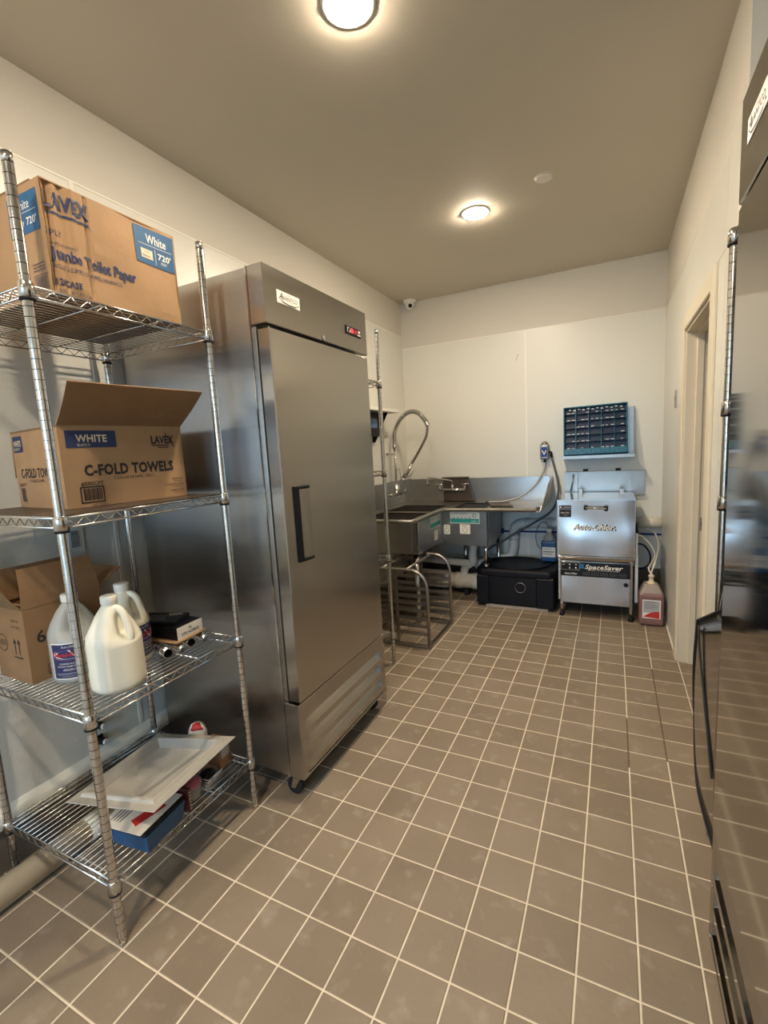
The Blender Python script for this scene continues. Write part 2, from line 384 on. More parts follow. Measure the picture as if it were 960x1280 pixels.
# ------------------------------------------------------------------ ceiling fittings
def downlight(x, y, label):
    t = thing('recessed_downlight', label, 'ceiling light', (x, y, ZC), group='recessed ceiling downlights')
    obj('trim_ring', MB().lathe([(.069, -.001), (.071, -.0035), (.082, -.0045), (.089, -.003), (.090, 0)], x, y, 36, cz=ZC), M_white, t)
    obj('lens', MB().lathe([(.0705, -.004), (.069, -.0085), (.050, -.0135), (.012, -.015)], x, y, 32, cz=ZC), M_lens, t)
downlight(-.715, .378, 'round glowing ceiling downlight nearest the camera, cut by the top of the photo')
downlight(-.718, 1.97, 'round glowing ceiling downlight farther away, near the small white ceiling disc')
for i, y in enumerate((-1.25, -2.9)):
    downlight(-.715, y, ['round ceiling downlight behind the viewpoint, second from the glazed front', 'round ceiling downlight behind the viewpoint, nearest the glazed front'][i])
t = thing('sprinkler_cover', 'small white round sprinkler cover plate on the ceiling', 'sprinkler cover', (-.281, 1.784, ZC))
obj('cover_plate', MB().lathe([(.041, -.012), (.045, -.010), (.045, -.007), (.030, -.006)], -.281, 1.784, 28, cz=ZC), M_white, t)
obj('escutcheon', MB().lathe([(.030, -.007), (.050, -.003), (.053, 0)], -.281, 1.784, 28, cz=ZC), M_ceil, t)
t = thing('security_camera', 'white dome security camera in the upper left back corner', 'camera', (-1.745, YB-.05, ZC))
obj('mount', MB().lathe([(.058, -.030), (.062, -.010), (.062, 0)], -1.745, YB-.065, 24, cz=ZC), M_white, t)
obj('dome', MB().lathe([(.005, -.090), (.022, -.084), (.038, -.070), (.046, -.050), (.048, -.028)], -1.745, YB-.065, 24, cz=ZC), M_white, t)
e = obj('lens', MB().lathe([(.005, .044), (.015, .042), (.020, .036), (.021, .026)], 0, 0, 20), M_blackg, t, world=False)
e.location = (0, -.020, -.050); e.rotation_euler = (math.radians(105), 0, math.radians(35))

# ------------------------------------------------------------------ wire shelving
POST = []
def post_mesh(H):
    """one tube with a fine groove every inch; the groove walls get their own vertices so the tube stays straight in shading"""
    m = MB().lathe([(.009, 0), (.0115, .002), (.0115, .022), (.0117, .030)], 0, 0, 14); z = .0254
    m.lathe([(.0117, .02), (.0117, H-.01)], 0, 0, 14)
    while z < H - .03:
        m.lathe([(.0127, z+.0009), (.0127, z+.0245)], 0, 0, 14); m.f = m.f[:-2]; m.sm = m.sm[:-2]; z += .0254
    m.lathe([(.0127, z+.0009), (.0127, H-.002)], 0, 0, 14); m.lathe([(.0127, H-.002), (.0105, H)], 0, 0, 14)
    return m
def truss_line(m, p, q, drop=.026, n=None, r=.0031):
    P, Q = Vector(p), Vector(q); L_ = (Q-P).length; n = n or max(4, int(L_/.045)); dz = Vector((0, 0, -drop))
    m.tube([P, Q], r, 6); m.tube([P+dz, Q+dz], r, 6)
    z = []
    for i in range(2*n+1): z.append(P + (Q-P)*(i/(2*n)) + (dz*.9 if i % 2 else dz*.08))
    m.tube(z, r*.62, 5)
def shelf_unit(label, x0, x1, y0, y1, H, zs, wires='y', liner=(), group='chrome wire shelving units'):
    """x0<x1, y0<y1 are post centres"""
    t = thing('wire_shelving_unit', label, 'shelving', ((x0+x1)/2, (y0+y1)/2, 0), group=group)
    first = None
    for px, py in ((x0, y0), (x1, y0), (x0, y1), (x1, y1)):
        if first is None:
            po_ = obj('post', post_mesh(H), M_chrome, t, world=False); first = po_
        else:
            po_ = first.copy(); COL.objects.link(po_)
        po_.location = (px-(x0+x1)/2, py-(y0+y1)/2, 0)
    cm = None
    for k, z in enumerate(zs):
        m = MB(); o = .010
        for p, q in (((x0, y0), (x1, y0)), ((x0, y1), (x1, y1)), ((x0, y0), (x0, y1)), ((x1, y0), (x1, y1))):
            d = (Vector((*q, 0))-Vector((*p, 0))).normalized()*.016
            truss_line(m, (p[0]+d.x, p[1]+d.y, z-.003), (q[0]-d.x, q[1]-d.y, z-.003))
        sp_ = .0235
        if wires == 'y':
            n = int((x1-x0)/sp_)
            for i in range(1, n): x = x0+(x1-x0)*i/n; m.tube([(x, y0, z-.0015), (x, y1, z-.0015)], .0021, 5)
            for f in (.33, .67): yy = y0+(y1-y0)*f; m.tube([(x0, yy, z-.006), (x1, yy, z-.006)], .0028, 5)
        else:
            n = int((y1-y0)/sp_)
            for i in range(1, n): y = y0+(y1-y0)*i/n; m.tube([(x0, y, z-.0015), (x1, y, z-.0015)], .0021, 5)
            for f in (.33, .67): xx = x0+(x1-x0)*f; m.tube([(xx, y0, z-.006), (xx, y1, z-.006)], .0028, 5)
        s = obj('wire_shelf', m, M_wire, t)
        for px, py in ((x0, y0), (x1, y0), (x0, y1), (x1, y1)):
            if cm is None:
                cl = obj('collar', MB().lathe([(.0145, -.040), (.0185, -.038), (.0165, -.002), (.0150, 0)], 0, 0, 14), M_chrome, s, world=False); cm = cl
                cr = obj('collar_ring', MB().lathe([(.0150, -.046), (.0180, -.045), (.0185, -.039), (.0150, -.038)], 0, 0, 14), M_black, s, world=False); cmr = cr
            else:
                cl = cm.copy(); cr = cmr.copy(); COL.objects.link(cl); COL.objects.link(cr); cl.parent = s; cr.parent = s
            cl.location = cr.location = (px-(x0+x1)/2, py-(y0+y1)/2, z+.004)
        if k in liner:
            obj('shelf_liner', MB().box(x0+.014, x1-.014, y0+.012, y1-.012, z+.0006, z+.0024), M_brown, t)
    return t
SH = [.212, .735, 1.297, 1.885]
shelf_unit('tall chrome wire shelving unit at the left front, holding boxes and jugs', -1.81, -1.235, -.445, .138, 2.185, SH, 'y', liner=(2,))
shelf_unit('chrome wire shelving unit just behind the left refrigerator', -1.81, -1.232, 1.055, 1.505, 2.16, [.215, .745, 1.30, 1.85], 'y')
shelf_unit('chrome wire shelving unit between the right refrigerator and the door', .40, 1.00, .225, .66, 2.03, [.22, .62, 1.215, 1.515, 2.02], 'y')

# ------------------------------------------------------------------ cardboard boxes (local frame: x along the face, y back, z up)
def carton(label, loc, yaw, L_, W_, H_, material, closed, crease=None):
    t = thing('cardboard_box', label, 'box', loc, yaw if yaw else 1e-6, group='cardboard boxes on the wire shelves')
    th = .004; m = MB()
    def wall(p, q, nrm, k=14, rows=8, cr=None):
        P, Q, Nn = Vector(p), Vector(q), Vector(nrm)
        for side, off in ((1, 0), (-1, -th)):
            vs = []
            for j in range(rows+1):
                for i in range(k+1):
                    u = i/k; v = j/rows; d = 0
                    if cr and 0 < j <= rows: d = cr(u, v)
                    vs.append(P + (Q-P)*u + Vector((0, 0, H_*v)) + Nn*(off + d))
            fs = [(j*(k+1)+i, j*(k+1)+i+1, (j+1)*(k+1)+i+1, (j+1)*(k+1)+i) for j in range(rows) for i in range(k)]
            m.add(vs, fs)
        m.add([P+Vector((0, 0, H_)), Q+Vector((0, 0, H_)), Q+Vector((0, 0, H_))-Nn*th, P+Vector((0, 0, H_))-Nn*th], [(0, 1, 2, 3)])
    wall((0, 0, 0), (L_, 0, 0), (0, -1, 0), cr=crease, k=80 if crease else 6, rows=10)
    wall((L_, 0, 0), (L_, W_, 0), (1, 0, 0)); wall((L_, W_, 0), (0, W_, 0), (0, 1, 0)); wall((0, W_, 0), (0, 0, 0), (-1, 0, 0))
    m.box(.001, L_-.001, .001, W_-.001, 0, .004)
    obj('box_body', m, material, t, world=False)
    return t
def flap(t, material, hinge0, hinge1, length, direction, th=.0035, taper=.012, bend=0, label=None):
    """rectangular flap from the hinge line outwards along direction"""
    A, B, D = Vector(hinge0), Vector(hinge1), Vector(direction).normalized(); e = (B-A).normalized(); n = e.cross(D).normalized()
    m = MB(); k = 4; vs = []
    for off in (-th/2, th/2):
        for j in range(k+1):
            f = j/k; s_ = taper*f
            c_ = D*length*f + n*(bend*math.sin(f*PI))
            vs += [A + e*s_ + c_ + n*off, (A+B)/2 + c_ + n*(off+bend*.3*f), B - e*s_ + c_ + n*off]
    fs = []
    st = 3*(k+1)
    for j in range(k):
        for i in range(2):
            q = j*3+i; fs += [(q, q+1, q+4, q+3), (st+q, st+q+3, st+q+4, st+q+1)]
        for i in (0, 2): q = j*3+i; fs.append((q, q+3, st+q+3, st+q))
    for q0 in (0, 3*k):
        for i in range(2): q = q0+i; fs.append((q, q+1, st+q+1, st+q))
    m.add(vs, fs)
    return obj('flap', m, material, t, world=False, label=label)

# toilet paper carton on the top shelf
L1, W1, H1 = .41, .42, .285
def cr1(u, v):
    d = 0
    for c0, w_, a_ in ((.02, .018, -.010), (.10, .02, -.006), (.17, .02, .005), (.26, .012, -.006)):
        d += a_*math.exp(-((u-c0-.02*v)/w_)**2)
    d += .0022*math.sin(9*u+5*v) + (.003*math.exp(-((v-.55-.2*(u-.5))/.03)**2) if .3 < u < .6 else 0)
    return d
t = carton('closed toilet paper carton on the top shelf with blue printed panels', (-1.252, -.368, SH[3]+.001), PI/2, L1, W1, H1, M_card, True, cr1)
flap(t, M_card, (0, 0, H1), (L1, 0, H1), W1/2, (0, 1, 0), taper=.002)
flap(t, M_card, (L1, W1, H1), (0, W1, H1), W1/2-.003, (0, -1, .02), taper=.002)
flap(t, M_card2, (0.0, .04, H1+.004), (0, W1-.03, H1+.004), .05, (1, 0, .35), bend=.006, label='torn raised edge of the lid')
F = lambda off=.0012: plane((0, -off, 0), (1, 0, 0), (0, 0, 1))
fc = lambda off: (lambda u, v: Vector((u, -off-cr1(min(max(u/L1, 0), 1), min(max(v/H1, 0), 1)), v)))
f = fc(.0016)
lettering(t, 'printed_panel', M_inkblue, f, [('r', .262, .403, .165, .275)], world=False, label='blue panel reading White 720')
lettering(t, 'lettering', M_ink, f, [('t', 'LAVEX', .005, .222, .038, dict(w=.115, bold=.06)), ('r', .012, .118, .206, .212), ('p', [(.100, .212), (.118, .212), (.128, .190), (.118, .206)]),
    ('t', '2 PLY', -.001, .150, .016, dict(w=.043)), ('t', 'Jumbo Toilet Paper', .008, .093, .029, dict(w=.242, bold=.05)),
    ('t', 'PAPEL HIGIENICO', .010, .128, .006), ('t', 'ROLLO JUMBO DE PAPEL HIGIENICO', .012, .068, .011, dict(w=.19)), ('t', '12/CASE', .012, .026, .016, dict(w=.062, bold=.05)), ('t', 'ROLLS PER CASE / CAJA', .015, .008, .008, dict(w=.09))], world=False)
f2 = fc(.0026)
lettering(t, 'lettering', M_paper, f2, [('t', 'White', .303, .232, .026, dict(w=.072, bold=.02)), ('t', "720'", .342, .192, .018, dict(w=.048, bold=.03)), ('t', 'FEET', .352, .178, .008), ('r', .275, .395, .224, .2252), ('r', .332, .3332, .172, .218)], world=False)
lettering(t, 'printed_badge', M_tan, f2, [('r', .280, .322, .182, .210)], world=False)
lettering(t, 'lettering', M_inkblue, fc(.0034), [('t', '2 PLY', .292, .199, .006), ('t', 'Blanco', .286, .187, .007)], world=False)
fl_ = plane((-.0012, W1, 0), (0, -1, 0), (0, 0, 1))
lettering(t, 'printed_panel', M_inkblue, fl_, [('r', W1-.155, W1-.020, .165, .265)], world=False, label='blue panel on the left side')
fl2 = plane((-.0018, W1, 0), (0, -1, 0), (0, 0, 1))
lettering(t, 'lettering', M_paper, fl2, [('t', 'White', W1-.125, .225, .024, dict(w=.07)), ('t', "720'", W1-.075, .185, .018, dict(w=.045, bold=.02)), ('t', '2 PLY', W1-.125, .185, .012), ('r', W1-.13, W1-.03, .217, .2182)], world=False)
lettering(t, 'lettering', M_ink, fl2, frame_rects(W1-.075, W1-.015, .012, .055, .0015) + [('r', W1-.068+.004*i, W1-.0665+.004*i, .018, .05) for i in range(12)] + [('r', W1-.075, W1-.02, .066, .068), ('r', W1-.075, W1-.02, .074, .076), ('r', W1-.075, W1-.02, .082, .084)], world=False)

# paper towel carton on the third shelf
L2, W2, H2 = .405, .35, .255
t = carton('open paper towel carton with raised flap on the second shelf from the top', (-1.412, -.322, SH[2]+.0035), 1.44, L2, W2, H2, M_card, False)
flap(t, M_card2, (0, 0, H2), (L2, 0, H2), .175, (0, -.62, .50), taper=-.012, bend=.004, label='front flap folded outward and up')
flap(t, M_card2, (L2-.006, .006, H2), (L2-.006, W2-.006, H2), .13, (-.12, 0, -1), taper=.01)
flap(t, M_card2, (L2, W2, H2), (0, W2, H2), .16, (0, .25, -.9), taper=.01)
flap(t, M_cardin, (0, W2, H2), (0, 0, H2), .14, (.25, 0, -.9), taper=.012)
f = F(.0012); f2 = F(.0018)
lettering(t, 'printed_panel', M_ink, f, [('r', .018, .168, .185, .238)], world=False, label='navy panel reading WHITE')
lettering(t, 'lettering', M_tan, f2, [('t', 'WHITE', .047, .203, .022, dict(w=.092, bold=.03)), ('t', 'BLANCO', .050, .190, .008, dict(w=.037))], world=False)
lettering(t, 'lettering', M_inkblk, f, [('t', 'LAVEX', .287, .194, .026, dict(w=.085, bold=.05)), ('r', .290, .292, .184, .214), ('r', .290, .352, .185, .189), ('r', .310, .350, .178, .181), ('p', [(.338, .232), (.342, .231), (.373, .180), (.368, .180)]),
    ('t', 'C-FOLD TOWELS', .060, .098, .033, dict(w=.300, bold=.06)), ('t', 'TOALLAS DE PAPEL TIPO C', .147, .080, .010, dict(w=.140)),
    ('t', '#500CFT', .045, .067, .012, dict(w=.068, bold=.02)), ('t', '1200 COUNT', .070, .002, .006)] + frame_rects(.040, .112, .012, .064, .004) +
    [('r', .050+.0042*i, .0522+.0042*i+(.001 if i % 3 == 0 else 0), .020, .057) for i in range(13)] +
    [('t', '200/PACK', .350, .062, .0075, dict(w=.042)), ('t', '200 HOJAS', .355, .055, .004, dict(w=.032)), ('t', '12 PACKS/CASE', .322, .042, .0075, dict(w=.070)), ('t', '12 PAQUETES', .350, .035, .004), ('t', '2,400/CASE', .340, .021, .0075, dict(w=.052)), ('t', '2,400/CAJA', .355, .013, .004)], world=False)
fl_ = plane((-.0012, W2, 0), (0, -1, 0), (0, 0, 1)); fl2 = plane((-.0018, W2, 0), (0, -1, 0), (0, 0, 1))
lettering(t, 'printed_panel', M_ink, fl_, [('r', .012, .085, .185, .238)], world=False, label='small navy panel on the left side')
lettering(t, 'lettering', M_tan, fl2, [('t', 'WHITE', .020, .205, .018, dict(w=.055, bold=.03)), ('t', 'BLANCO', .022, .192, .008)], world=False)
lettering(t, 'lettering', M_inkblk, fl_, [('t', 'C-FOLD TOWELS', .045, .100, .030, dict(w=.26, bold=.02)), ('t', 'TOALLAS DE PAPEL', .11, .085, .009), ('t', '#500CFT', .018, .072, .010), ('t', '200/PACK', .03, .02, .006)] + [('r', .025+.004*i, .027+.004*i, .022, .066) for i in range(8)], world=False)

# brown carton with open flaps on the second shelf
L3, W3, H3 = .25, .20, .250
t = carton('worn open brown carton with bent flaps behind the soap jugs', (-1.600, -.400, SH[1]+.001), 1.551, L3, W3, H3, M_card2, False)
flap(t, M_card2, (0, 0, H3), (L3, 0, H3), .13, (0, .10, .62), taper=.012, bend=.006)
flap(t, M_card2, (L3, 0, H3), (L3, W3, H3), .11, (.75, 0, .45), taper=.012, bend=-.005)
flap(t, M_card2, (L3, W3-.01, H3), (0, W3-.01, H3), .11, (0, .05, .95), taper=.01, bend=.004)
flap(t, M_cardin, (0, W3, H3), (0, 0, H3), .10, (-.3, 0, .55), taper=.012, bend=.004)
mm_ = MB()
for i in range(16):
    x, y = random.uniform(.03, .22), random.uniform(.03, .16); mm_.tube(smooth_path([(x+random.uniform(-.03, .03), y+random.uniform(-.03, .03), H3-.06+random.uniform(0, .055)) for _ in range(4)], 3), .006, 5)
obj('packing_paper', mm_, M_card, t, world=False, kind='stuff')
f = F(.0012)
lettering(t, 'lettering', M_inkblk, f, [('t', '6', .030, .130, .040, dict(bold=.02)), ('t', '10', .150, .175, .022), *ring(.165, .187, .036, .028, .0025), *frame_rects(.050, .085, .015, .050, .002)], world=False)
fl_ = plane((-.0012, W3, 0), (0, -1, 0), (0, 0, 1))
lettering(t, 'lettering', M_inkblk, fl_, [('p', [(W3-.075, .095), (W3-.071, .095), (W3-.071, .135), (W3-.075, .135)]), ('p', [(W3-.082, .132), (W3-.064, .132), (W3-.073, .148)]), ('p', [(W3-.050, .095), (W3-.046, .095), (W3-.046, .135), (W3-.050, .135)]), ('p', [(W3-.057, .132), (W3-.039, .132), (W3-.048, .148)]), ('r', W3-.085, W3-.035, .082, .086),
    *ring(W3-.150, .125, .030, .030, .0025), ('t', '101', W3-.167, .115, .022), ('t', 'LOT 40', W3-.075, .205, .010), ('t', '6 X 1 GAL', W3-.080, .185, .008)], world=False)

# ------------------------------------------------------------------ gallon jugs
def jug(label, loc, yaw, liquid, has_label, label_ang, fill, body=None, H=.285, R=.074):
    t = thing('gallon_jug', label, 'jug', loc, yaw if yaw else 1e-6, group='gallon soap jugs on the wire shelf')
    k = H/.285
    prof = [(.045, 0), (.066, .001), (R-.002, .010), (R, .020), (R, .150*k), (R-.003, .168*k), (.060, .195*k), (.042, .228*k), (.026, .250*k), (.0205, .256*k), (.0205, .266*k)]
    # densify
    P = []
    for (r0, z0), (r1, z1) in zip(prof, prof[1:]):
        n = max(1, int((z1-z0)/.010))
        for i in range(n): P.append((r0+(r1-r0)*i/n, z0+(z1-z0)*i/n))
    P.append(prof[-1])
    def pinch(x, y, z):   # hollow under the grip on the +x side
        f_ = max(0, min(1, (z-.150*k)/.02)) * max(0, min(1, (.245*k-z)/.02)); r_ = math.hypot(x, y); an = math.atan2(y, x)
        g = math.exp(-(an/.62)**2)*f_
        s_ = 1 - g*.85*max(0, (r_-.020)/max(r_, .001))
        return x*s_, y*s_
    bm_ = MB().lathe(P, 0, 0, 32, fn=pinch)
    obj('jug_body', bm_, body or M_milk, t, world=False)
    hp = smooth_path([(.016, 0, .246*k), (.036, 0, .244*k), (.052, 0, .226*k), (.062, 0, .196*k), (.069, 0, .165*k), (.066, 0, .146*k)], 4)
    obj('handle', MB().tube(hp, .0105, 10), body or M_milk, t, world=False)
    obj('cap', MB().lathe([(.0225, .258*k), (.0240, .260*k), (.0240, .280*k), (.0225, .283*k), (.010, .2835*k)], 0, 0, 28), M_white, t, world=False, label='white screw cap')
    if fill:
        obj('liquid', MB().lathe([(.043, .0045), (R-.008, .010), (R-.004, .020), (R-.0035, min(fill, .150*k)), (R-.0045 if fill < .155 else .060, fill)], 0, 0, 28), liquid, t, world=False)
    if has_label:
        RR = R+.0006
        def mp(u, v, o=0): an = label_ang + u/RR; return Vector(((RR+o)*math.cos(an), (RR+o)*math.sin(an), v))
        w_ = .058
        lettering(t, 'label', M_paper, lambda u, v: mp(u, v), [('r', -w_, w_, .020, .140)], world=False, label='paper label')
        lettering(t, 'printed_panel', M_navy, lambda u, v: mp(u, v, .0005), [('r', -w_+.004, w_-.004, .024, .136)], world=False)
        lettering(t, 'printed_oval', M_pink, lambda u, v: mp(u, v, .0010), [ellipse(0, .102, .050, .020)], world=False)
        lettering(t, 'printed_oval', M_paper, lambda u, v: mp(u, v, .0014), [ellipse(0, .102, .044, .0145)], world=False)
        lettering(t, 'lettering', M_redp, lambda u, v: mp(u, v, .0019), [('t', 'Hand-Kleen', -.042, .096, .014, dict(w=.084, bold=.03, shear=.2))], world=False)
        lettering(t, 'lettering', M_paper, lambda u, v: mp(u, v, .0015), [('t', 'Auto-Chlor', -.020, .125, .007, dict(w=.042, shear=.3)), ('t', 'FOAMING ALCOHOL', -.030, .070, .0055, dict(w=.060)), ('t', 'INSTANT HAND SANITIZER', -.038, .061, .0055, dict(w=.076)), ('t', 'A0230126', -.022, .049, .007, dict(w=.044)),
            ('r', -.045, .045, .040, .0408), ('r', -.04, .04, .036, .0366), ('r', -.03, .03, .030, .0306)], world=False)
    return t
jz = SH[1]+.0008
jug('gallon jug with navy label and clear soap, leftmost of the three jugs', (-1.524, -.296, jz), -.50, M_liquid, True, math.atan2(-.87, 1.62)+.50-.30, .150, body=M_clearj)
jug('unlabelled gallon jug full of cream soap, front of the three jugs', (-1.322, -.292, jz), .15, M_cream, False, 0, 0, body=M_cream, H=.295, R=.078)
jug('gallon jug with white and navy label, rear right of the three jugs', (-1.458, -.158, jz), .35, M_cream, True, -.15, 0, body=M_cream)

# ------------------------------------------------------------------ small things on the second shelf
for i, (y, capd, lb) in enumerate(((-.100, False, 'hollow steel tube nearest the soap jugs'), (-.048, True, 'capped steel tube between the two hollow ones'), (.002, False, 'hollow steel tube second from the refrigerator'), (.060, True, 'capped steel tube nearest the refrigerator'))):
    r = .0175 if not capd else .0140
    t = thing('steel_tube', lb+', on the shelf under the black boxes', 'tube', (-1.335, y, SH[1]+r+.0014), -.27, group='steel tubes under the black boxes')
    m = MB().lathe([(r-.0025, 0), (r, 0), (r, -.22), (r-.0025, -.22)], 0, 0, 20, 'x'); m.f = m.f[:-2]; m.sm = m.sm[:-2]
    m.lathe([(r-.0025, -.22), (r-.0026, -.002)], 0, 0, 20, 'x'); m.f = m.f[:-2]; m.sm = m.sm[:-2]
    obj('pipe_wall', m, M_chrome, t, world=False)
    if capd: obj('bolt_cap', MB().lathe([(r-.003, -.01), (r+.001, -.002), (r+.001, .006), (.007, .009), (.006, .014)], 0, 0, 16, 'x'), M_chrome, t, world=False)
    else: obj('bore', MB().lathe([(r-.003, -.05), (r-.003, -.048)], 0, 0, 16, 'x'), M_rubber, t, world=False)
def small_box(name, label, cat, x, y, z, L_, W_, H_, yaw, mt, group=None, bev=.001):
    t = thing(name, label, cat, (x, y, z), yaw if yaw else 1e-6, group=group)
    obj('box_body', MB().box(-L_/2, L_/2, -W_/2, W_/2, 0, H_), mt, t, world=False, bevel=bev); return t
tz = SH[1]+.0372
g_ = 'black glove boxes on the steel tubes'
t = small_box('glove_box', 'lowest flattened brown carton sheet resting on the steel tubes', 'box', -1.452, .000, tz, .235, .15, .006, .08, M_card, g_)
t = small_box('glove_box', 'black glossy box with a white end panel on the steel tubes', 'box', -1.460, .006, tz+.0065, .225, .122, .046, .05, M_blackg, g_)
obj('end_panel', MB().prism([(.1145, -.060, .0), (.1145, .060, .0), (.1145, .060, .046), (.1145, -.060, .046)], (.001, 0, 0)), M_white, t, world=False)
f = plane((.1162, -.060, 0), (0, 1, 0), (0, 0, 1))
lettering(t, 'lettering', M_inkblk, f, [('t', 'XL', .052, .027, .009, dict(bold=.04)), ('t', 'VTX HOPBOS', .018, .010, .0105, dict(w=.084, bold=.04))], world=False)
t = small_box('glove_box', 'thin black printed box on top of the stack behind the white end panel', 'box', -1.475, -.005, tz+.053, .17, .105, .014, .30, M_blackg, g_)
lettering(t, 'lettering', M_paper, plane((0, 0, .0146), (1, 0, 0), (0, 1, 0)), [('r', -.06, .04, -.03, -.026), ('r', -.05, .06, .01, .013), ('t', 'GLOVES', -.05, -.015, .014), ('p', [(.02, .02), (.07, .03), (.06, .045), (.01, .035)])], world=False)
t = small_box('notepad', 'beige scrap of card leaning on the black boxes behind the jugs', 'card', -1.575, .01, tz+.053, .05, .09, .002, .5, M_tan)

# ------------------------------------------------------------------ bottom shelf
bz = SH[0]+.0008
t = thing('plastic_tray', 'large frosted plastic pan lid lying tilted on the bottom shelf', 'tray', (-1.554, -.386, .322), rot=(-.019, -.123, .131))
Lt, Wt = .386, .404
m = MB()
def ringloop(i, z, rr=0): return [(i, i, z), (Lt-i, i, z), (Lt-i, Wt-i, z), (i, Wt-i, z)]
loops = [ringloop(0, 0), ringloop(.030, 0), ringloop(.036, .010), ringloop(.046, .010), ringloop(.056, -.020), ringloop(.056, -.022), ringloop(.044, .007), ringloop(.034, .007), ringloop(.028, -.003), ringloop(0, -.003)]
vs = [q for l_ in loops for q in l_]; fs = [(k*4+i, k*4+(i+1) % 4, (k+1)*4+(i+1) % 4, (k+1)*4+i) for k in range(len(loops)-1) for i in range(4)]
fs += [(9*4+i, 9*4+(i+1) % 4, (i+1) % 4, i) for i in range(4)]; fs += [(16, 17, 18, 19), (20, 21, 22, 23)]
m.add(vs, fs)
tb = obj('tray_body', m, M_tray, t, world=False, bevel=.0015)
t = thing('blue_bin', 'small blue plastic bin at the front of the bottom shelf', 'bin', (-1.300, -.275, bz), .12)
m = MB(); a1, b1, a2, b2, hh = .072, .072, .082, .082, .066
m.add([(-a1, -b1, 0), (a1, -b1, 0), (a1, b1, 0), (-a1, b1, 0), (-a2, -b2, hh), (a2, -b2, hh), (a2, b2, hh), (-a2, b2, hh), (-a2+.003, -b2+.003, hh), (a2-.003, -b2+.003, hh), (a2-.003, b2-.003, hh), (-a2+.003, b2-.003, hh), (-a1+.003, -b1+.003, .003), (a1-.003, -b1+.003, .003), (a1-.003, b1-.003, .003), (-a1+.003, b1-.003, .003)],
      [(3, 2, 1, 0), (12, 13, 14, 15)] + [(k+i, k+(i+1) % 4, k+4+(i+1) % 4, k+4+i) for k in (0, 4, 8) for i in range(4)])
obj('bin_body', m, M_blue, t, world=False, bevel=.002)
t = thing('black_tray', 'thin black tray under the white paper, on the blue bin', 'tray', (-1.305, -.280, bz+.0665), .13)
obj('tray_body', MB().box(-.088, .086, -.085, .085, 0, .010), M_black, t, world=False, bevel=.003)
t = thing('leaflet', 'white printed leaflet with a red stripe under the frosted lid', 'paper', (-1.310, -.285, bz+.0775), .13)
obj('sheet', MB().box(-.090, .080, -.085, .095, 0, .0015), M_paper, t, world=False)
lettering(t, 'lettering', M_redp, plane((0, 0, .0019), (1, 0, 0), (0, 1, 0)), [('p', [(.00, -.045), (.035, -.06), (.065, .04), (.03, .05)])], world=False)
lettering(t, 'lettering', M_inkblk, plane((0, 0, .0019), (1, 0, 0), (0, 1, 0)), [('r', -.07+.012*i, -.066+.012*i, -.06, .03) for i in range(4)], world=False)
t = thing('booklet', 'dark red booklet standing on edge behind the blue bin', 'booklet', (-1.300, -.168, bz), .15)
obj('cover', MB().box(-.07, .065, -.006, .006, 0, .085), mat('dark_red_cover', (.10, .02, .02), .5), t, world=False, bevel=.001)
lettering(t, 'lettering', M_tan, plane((.066, -.005, 0), (0, 1, 0), (0, 0, 1)), [('r', .001, .009, .01+.012*i, .015+.012*i) for i in range(6)], world=False)
t = thing('plastic_tub', 'small clear tub with a pink lid on the bottom shelf', 'tub', (-1.288, -.105, bz))
x_, y_ = -1.288, -.105
obj('tub_body', MB().lathe([(.024, 0), (.026, .002), (.031, .048)], x_, y_, 24, cz=bz), M_greyb, t)
obj('lid', MB().lathe([(.033, .048), (.035, .052), (.035, .060), (.026, .062), (.024, .066), (.008, .067)], x_, y_, 24, cz=bz), M_lilac, t, label='pink screw lid')
t = thing('wire_basket', 'small silver metal basket beside the pink lidded tub', 'basket', (-1.292, -.022, bz), .08)
m = MB()
for z in (.003, .014, .025, .036): m.tube([(-.045, -.035, z), (.030, -.035, z), (.030, .035, z), (-.045, .035, z)], .0022, 5, closed=True)
for i in range(9): m.tube([(.030, -.035+i*.00875, .002), (.030, -.035+i*.00875, .038)], .0018, 5)
for i in range(6): m.tube([(-.045+i*.0125, -.035, .002), (-.045+i*.0125, .035, .002)], .0018, 5)
obj('wire_frame', m, M_wire, t, world=False)
t = thing('dark_pouch', 'crumpled black pouch inside the silver basket', 'pouch', (-1.305, -.02, bz+.0045))
m = MB().lathe([(.012, 0), (.026, .006), (.030, .020), (.024, .034), (.010, .040)], -1.300, -.022, 12, cz=bz+.0045, fn=lambda x, y, z: (x*(1+.15*math.sin(5*math.atan2(y, x)+z*90)), y*(1+.12*math.cos(4*math.atan2(y, x)))))
obj('pouch_body', m, M_black, t)
t = small_box('small_carton', 'small brown carton with a pale label near the right post', 'box', -1.345, .070, bz, .085, .070, .100, .12, M_card2, None)
lettering(t, 'label', M_greyb, plane((.0432, -.035, 0), (0, 1, 0), (0, 0, 1)), [('r', .012, .058, .040, .095)], world=False)
lettering(t, 'label', M_paper, plane((-.0425, -.0356, 0), (1, 0, 0), (0, 0, 1)), [('r', .012, .058, .055, .095)], world=False)
t = thing('red_white_bag', 'crumpled red and white packet behind the frosted lid', 'packet', (-1.46, .085, bz))
m = MB().lathe([(.020, 0), (.044, .01), (.046, .07), (.040, .115), (.026, .134), (.006, .140)], -1.46, .085, 14, cz=bz, fn=lambda x, y, z: (x*(1+.2*math.sin(3*math.atan2(y, x)+z*60)), y*(.8+.15*math.cos(4*math.atan2(y, x)))))
obj('packet_body', m, M_paper, t)
